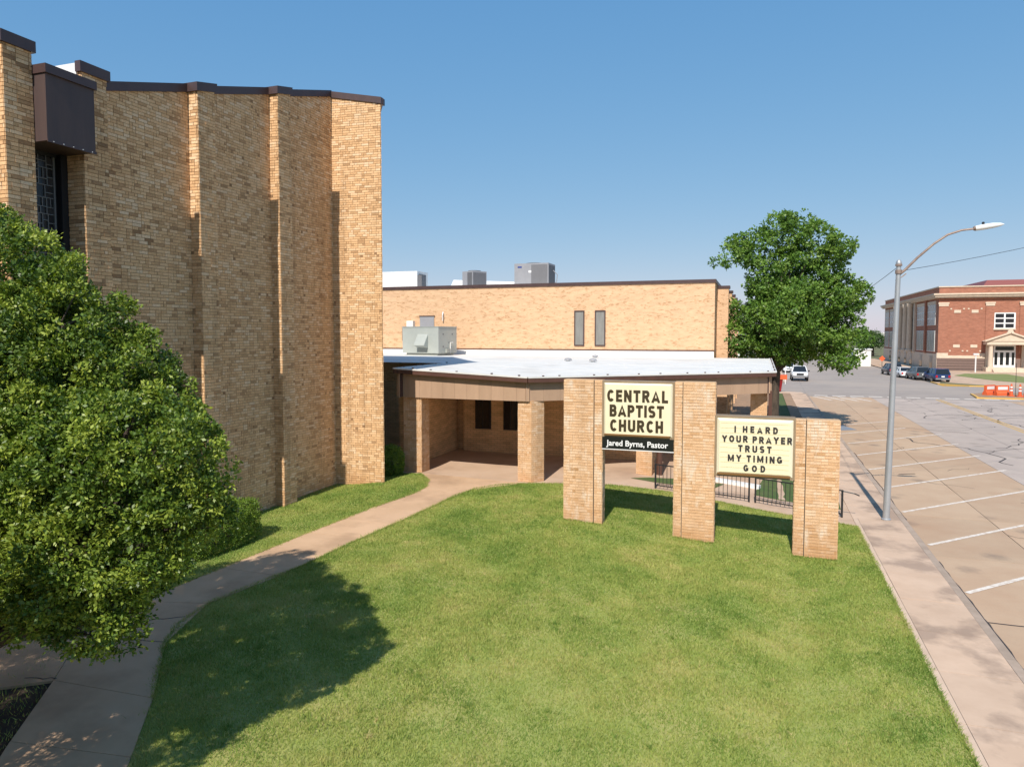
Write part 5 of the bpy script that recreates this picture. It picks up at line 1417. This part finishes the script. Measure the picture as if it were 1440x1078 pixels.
# ------------------------------------------------------------------ barriers, cones, bins and small signs
def barrier(loc, rz_, label):
    t = thing('traffic_barrier', label, 'barrier', loc, rz_, 'orange barriers on the corner island'); t.scale = (.85, .85, .85)
    b = MB(); b.prism_x([(-.3, 0), (.3, 0), (.28, .25), (.12, .5), (.1, 1.15), (-.1, 1.15), (-.12, .5), (-.28, .25)], -.8, .8); b.build('barrier_body', m_orange, t)
    for x in (-.55, .55):
        b = MB(); b.box(x - .12, x + .12, -.32, .32, 0, .12); b.build('foot', m_orange, t)
    b = MB(); b.box(-.6, .6, -.135, -.125, .65, 1.0); b.build('striped_panel', m_cone_w, t)
    return t
barrier((21.4, 81.2, .1), R(40), 'leftmost orange water barrier turned edge on at the island corner')
barrier((22.35, 80.9, .1), R(25), 'orange water barrier right of the edge on one')
def cone(loc, label):
    t = thing('traffic_cone', label, 'traffic cone', loc, 0, 'channeliser cones on the corner island')
    b = MB(); b.lathe((0, 0, 0), [(.3, 0), (.3, .08), (.16, .09), (.12, .6), (.08, 1.1), (.05, 1.2)], 12); b.build('cone_body', m_orange, t, smooth=True)
    for z, r in ((.5, .133), (.8, .11)):
        b = MB(); b.lathe((0, 0, z), [(r + .006, 0), (r - .015, .14)], 12); b.build('band', m_cone_w, t, smooth=True)
    return t
cone((22.9, 80.1, .1), 'traffic cone nearest to the orange barriers')
cone((23.5, 79.7, .1), 'middle traffic cone of three right of the barriers')
cone((24.0, 79.9, .1), 'rightmost traffic cone beside the red car')
t = thing('marker_rod', 'thin dark rod rising from the corner island before the school steps', 'rod', (23.3, 80.3, .1))
b = MB(); b.tube([(0, 0, 0), (0, 0, 3.2)], .022, 6); b.build('rod', m_black, t); b = MB(); b.lathe((0, 0, 0), [(.2, 0), (.2, .06)], 8); b.build('base', m_black, t)
t = thing('orange_bin', 'orange red wheeled bin standing beyond the end of the canopy', 'bin', (1.75, 78.2, .12))
b = MB(); b.hexa([(-.4, -.4, .1), (.4, -.4, .1), (.4, .4, .1), (-.4, .4, .1)], [(-.55, -.5, 1.3), (.55, -.5, 1.3), (.55, .5, 1.3), (-.55, .5, 1.3)]); b.build('body', p_redc, t)
b = MB(); b.box(-.6, .95, -.6, .6, 1.3, 1.75); b.build('lid', m_orange, t)
for s in (-.3, .3):
    b = MB(); b.tube([(s - .05, .35, .12), (s + .05, .35, .12)], .12, 8); b.build('wheel', m_tyre, t)
b = MB(); b.box(-.2, .15, -.52, -.46, .5, .95); b.build('sticker', m_cone_w, t)
t = thing('sign_post', 'slim white post on the pavement left of the white pickup', 'post', (3.0, 92.3, 0))
b = MB(); b.box(-.05, .05, -.05, .05, 0, 2.4); b.build('post', m_cone_w, t); b = MB(); b.box(-.1, .1, -.08, .08, 2.2, 2.55); b.build('cap_plate', m_cone_w, t)
t = thing('road_sign', 'orange diamond road work sign on the far right kerb', 'sign', (21.9, 150., .1))
b = MB(); b.box(-.04, .04, -.04, .04, 0, 1.6); b.build('post', m_black, t); b = MB(); b.prism_y([(-.55, 1.3), (0, .75), (.55, 1.3), (0, 1.85)], -.06, -.03); b.build('panel', m_orange, t)

# ------------------------------------------------------------------ far houses and trees
def house(name, label, x0, x1, y0, y1, h, rh, m, mr, wins=2):
    t = thing(name, label, 'house')
    b = MB(); b.box(x0, x1, y0, y1, -.2, h); b.build('wall', m, t)
    e = .4; xm = (x0 + x1) / 2
    b = MB(); b.prism_y([(x0 - e, h), (x1 + e, h), (xm, h + rh)], y0 - e, y1 + e); b.build('roof', mr, t)
    for k in range(wins):
        x = x0 + (x1 - x0) * (k + .5) / wins
        b = MB(); b.box(x - .45, x + .45, y0 - .05, y0, .9, 2.2); w = b.build('window', m_white, t)
        b = MB(); b.box(x - .37, x + .37, y0 - .07, y0 - .052, .98, 2.12); b.build('pane', m_glass, w)
    return t
house('white_house', 'small white house with grey roof between the brick wing and the street tree', -9.5, -2.0, 128, 136, 3.0, 2.0, m_whitewall, m_greyroof, 3)
house('white_house', 'long low white house seen under the street tree crown', -1.0, 5., 165, 172, 3., 1.8, m_whitewall, m_whitewall, 3)
t = thing('white_shed', 'plain white flat roofed shed at the right kerb under the street tree', 'shed')
b = MB(); b.box(16.6, 19.6, 147, 152, -.1, 3.1); b.build('wall', m_whitewall, t); b = MB(); b.box(16.4, 19.8, 146.8, 152.2, 3.1, 3.25); b.build('roof', m_white, t)
t = thing('grey_fence', 'grey board fence running left from the white shed', 'fence')
for k in range(13):
    b = MB(); b.box(14.2 + k * .15, 14.34 + k * .15, 147.5, 147.55, -.1, 2.6 + rnd.uniform(-.03, .03)); b.build('board', m_wood, t)
house('pale_building', 'long pale far building on the horizon beside the school', 60, 95, 560, 580, 6, 1., m_whitewall, m_whitewall, 5)

def far_tree(x, y_, h, w, label, seed):
    t = thing('far_tree', label, 'tree', group='far trees along the horizon')
    rr = random.Random(seed); lb = []
    for k in range(8):
        a = rr.uniform(0, 6.28); q = rr.uniform(0, .55) * w
        lb.append((x + math.cos(a) * q, y_ + math.sin(a) * q, h * rr.uniform(.45, .8), w * rr.uniform(.3, .5), w * rr.uniform(.3, .5), h * rr.uniform(.14, .24)))
    C, N = lobes_points(lb, 60 / (w * w), .3, .2)
    leaf_cloud('crown', C, N, 8, .16 * w ** .5, m_leaf_far, t, .1 * w, .6, (.1, .8))
    b = MB(); b.tube([(x, y_, -.3), (x, y_, h * .6)], [w * .08, w * .04], 7); b.build('trunk', m_bark, t)
for i, (x, y_, h, w, lab) in enumerate(((30., 222., 7.2, 5., 'bright green far tree just left of the school'), (31.5, 245., 6.8, 5.5, 'far tree second to the left of the school'), (14.5, 262., 8., 5., 'small far tree above the white shed'),
                                       (2., 215., 8., 6., 'far tree seen through the lower crown of the street tree'), (-9., 160., 8., 5., 'far tree behind the small white house'), (-16., 175., 9., 6., 'far tree left of the small white house'),
                                       (33., 330., 8., 8., 'low far tree on the horizon behind the school corner'), (9., 330., 8., 8., 'low far tree at the end of the street'), (48, 480., 7., 10., 'lowest far tree on the horizon'))):
    far_tree(x, y_, h, w, lab, i)
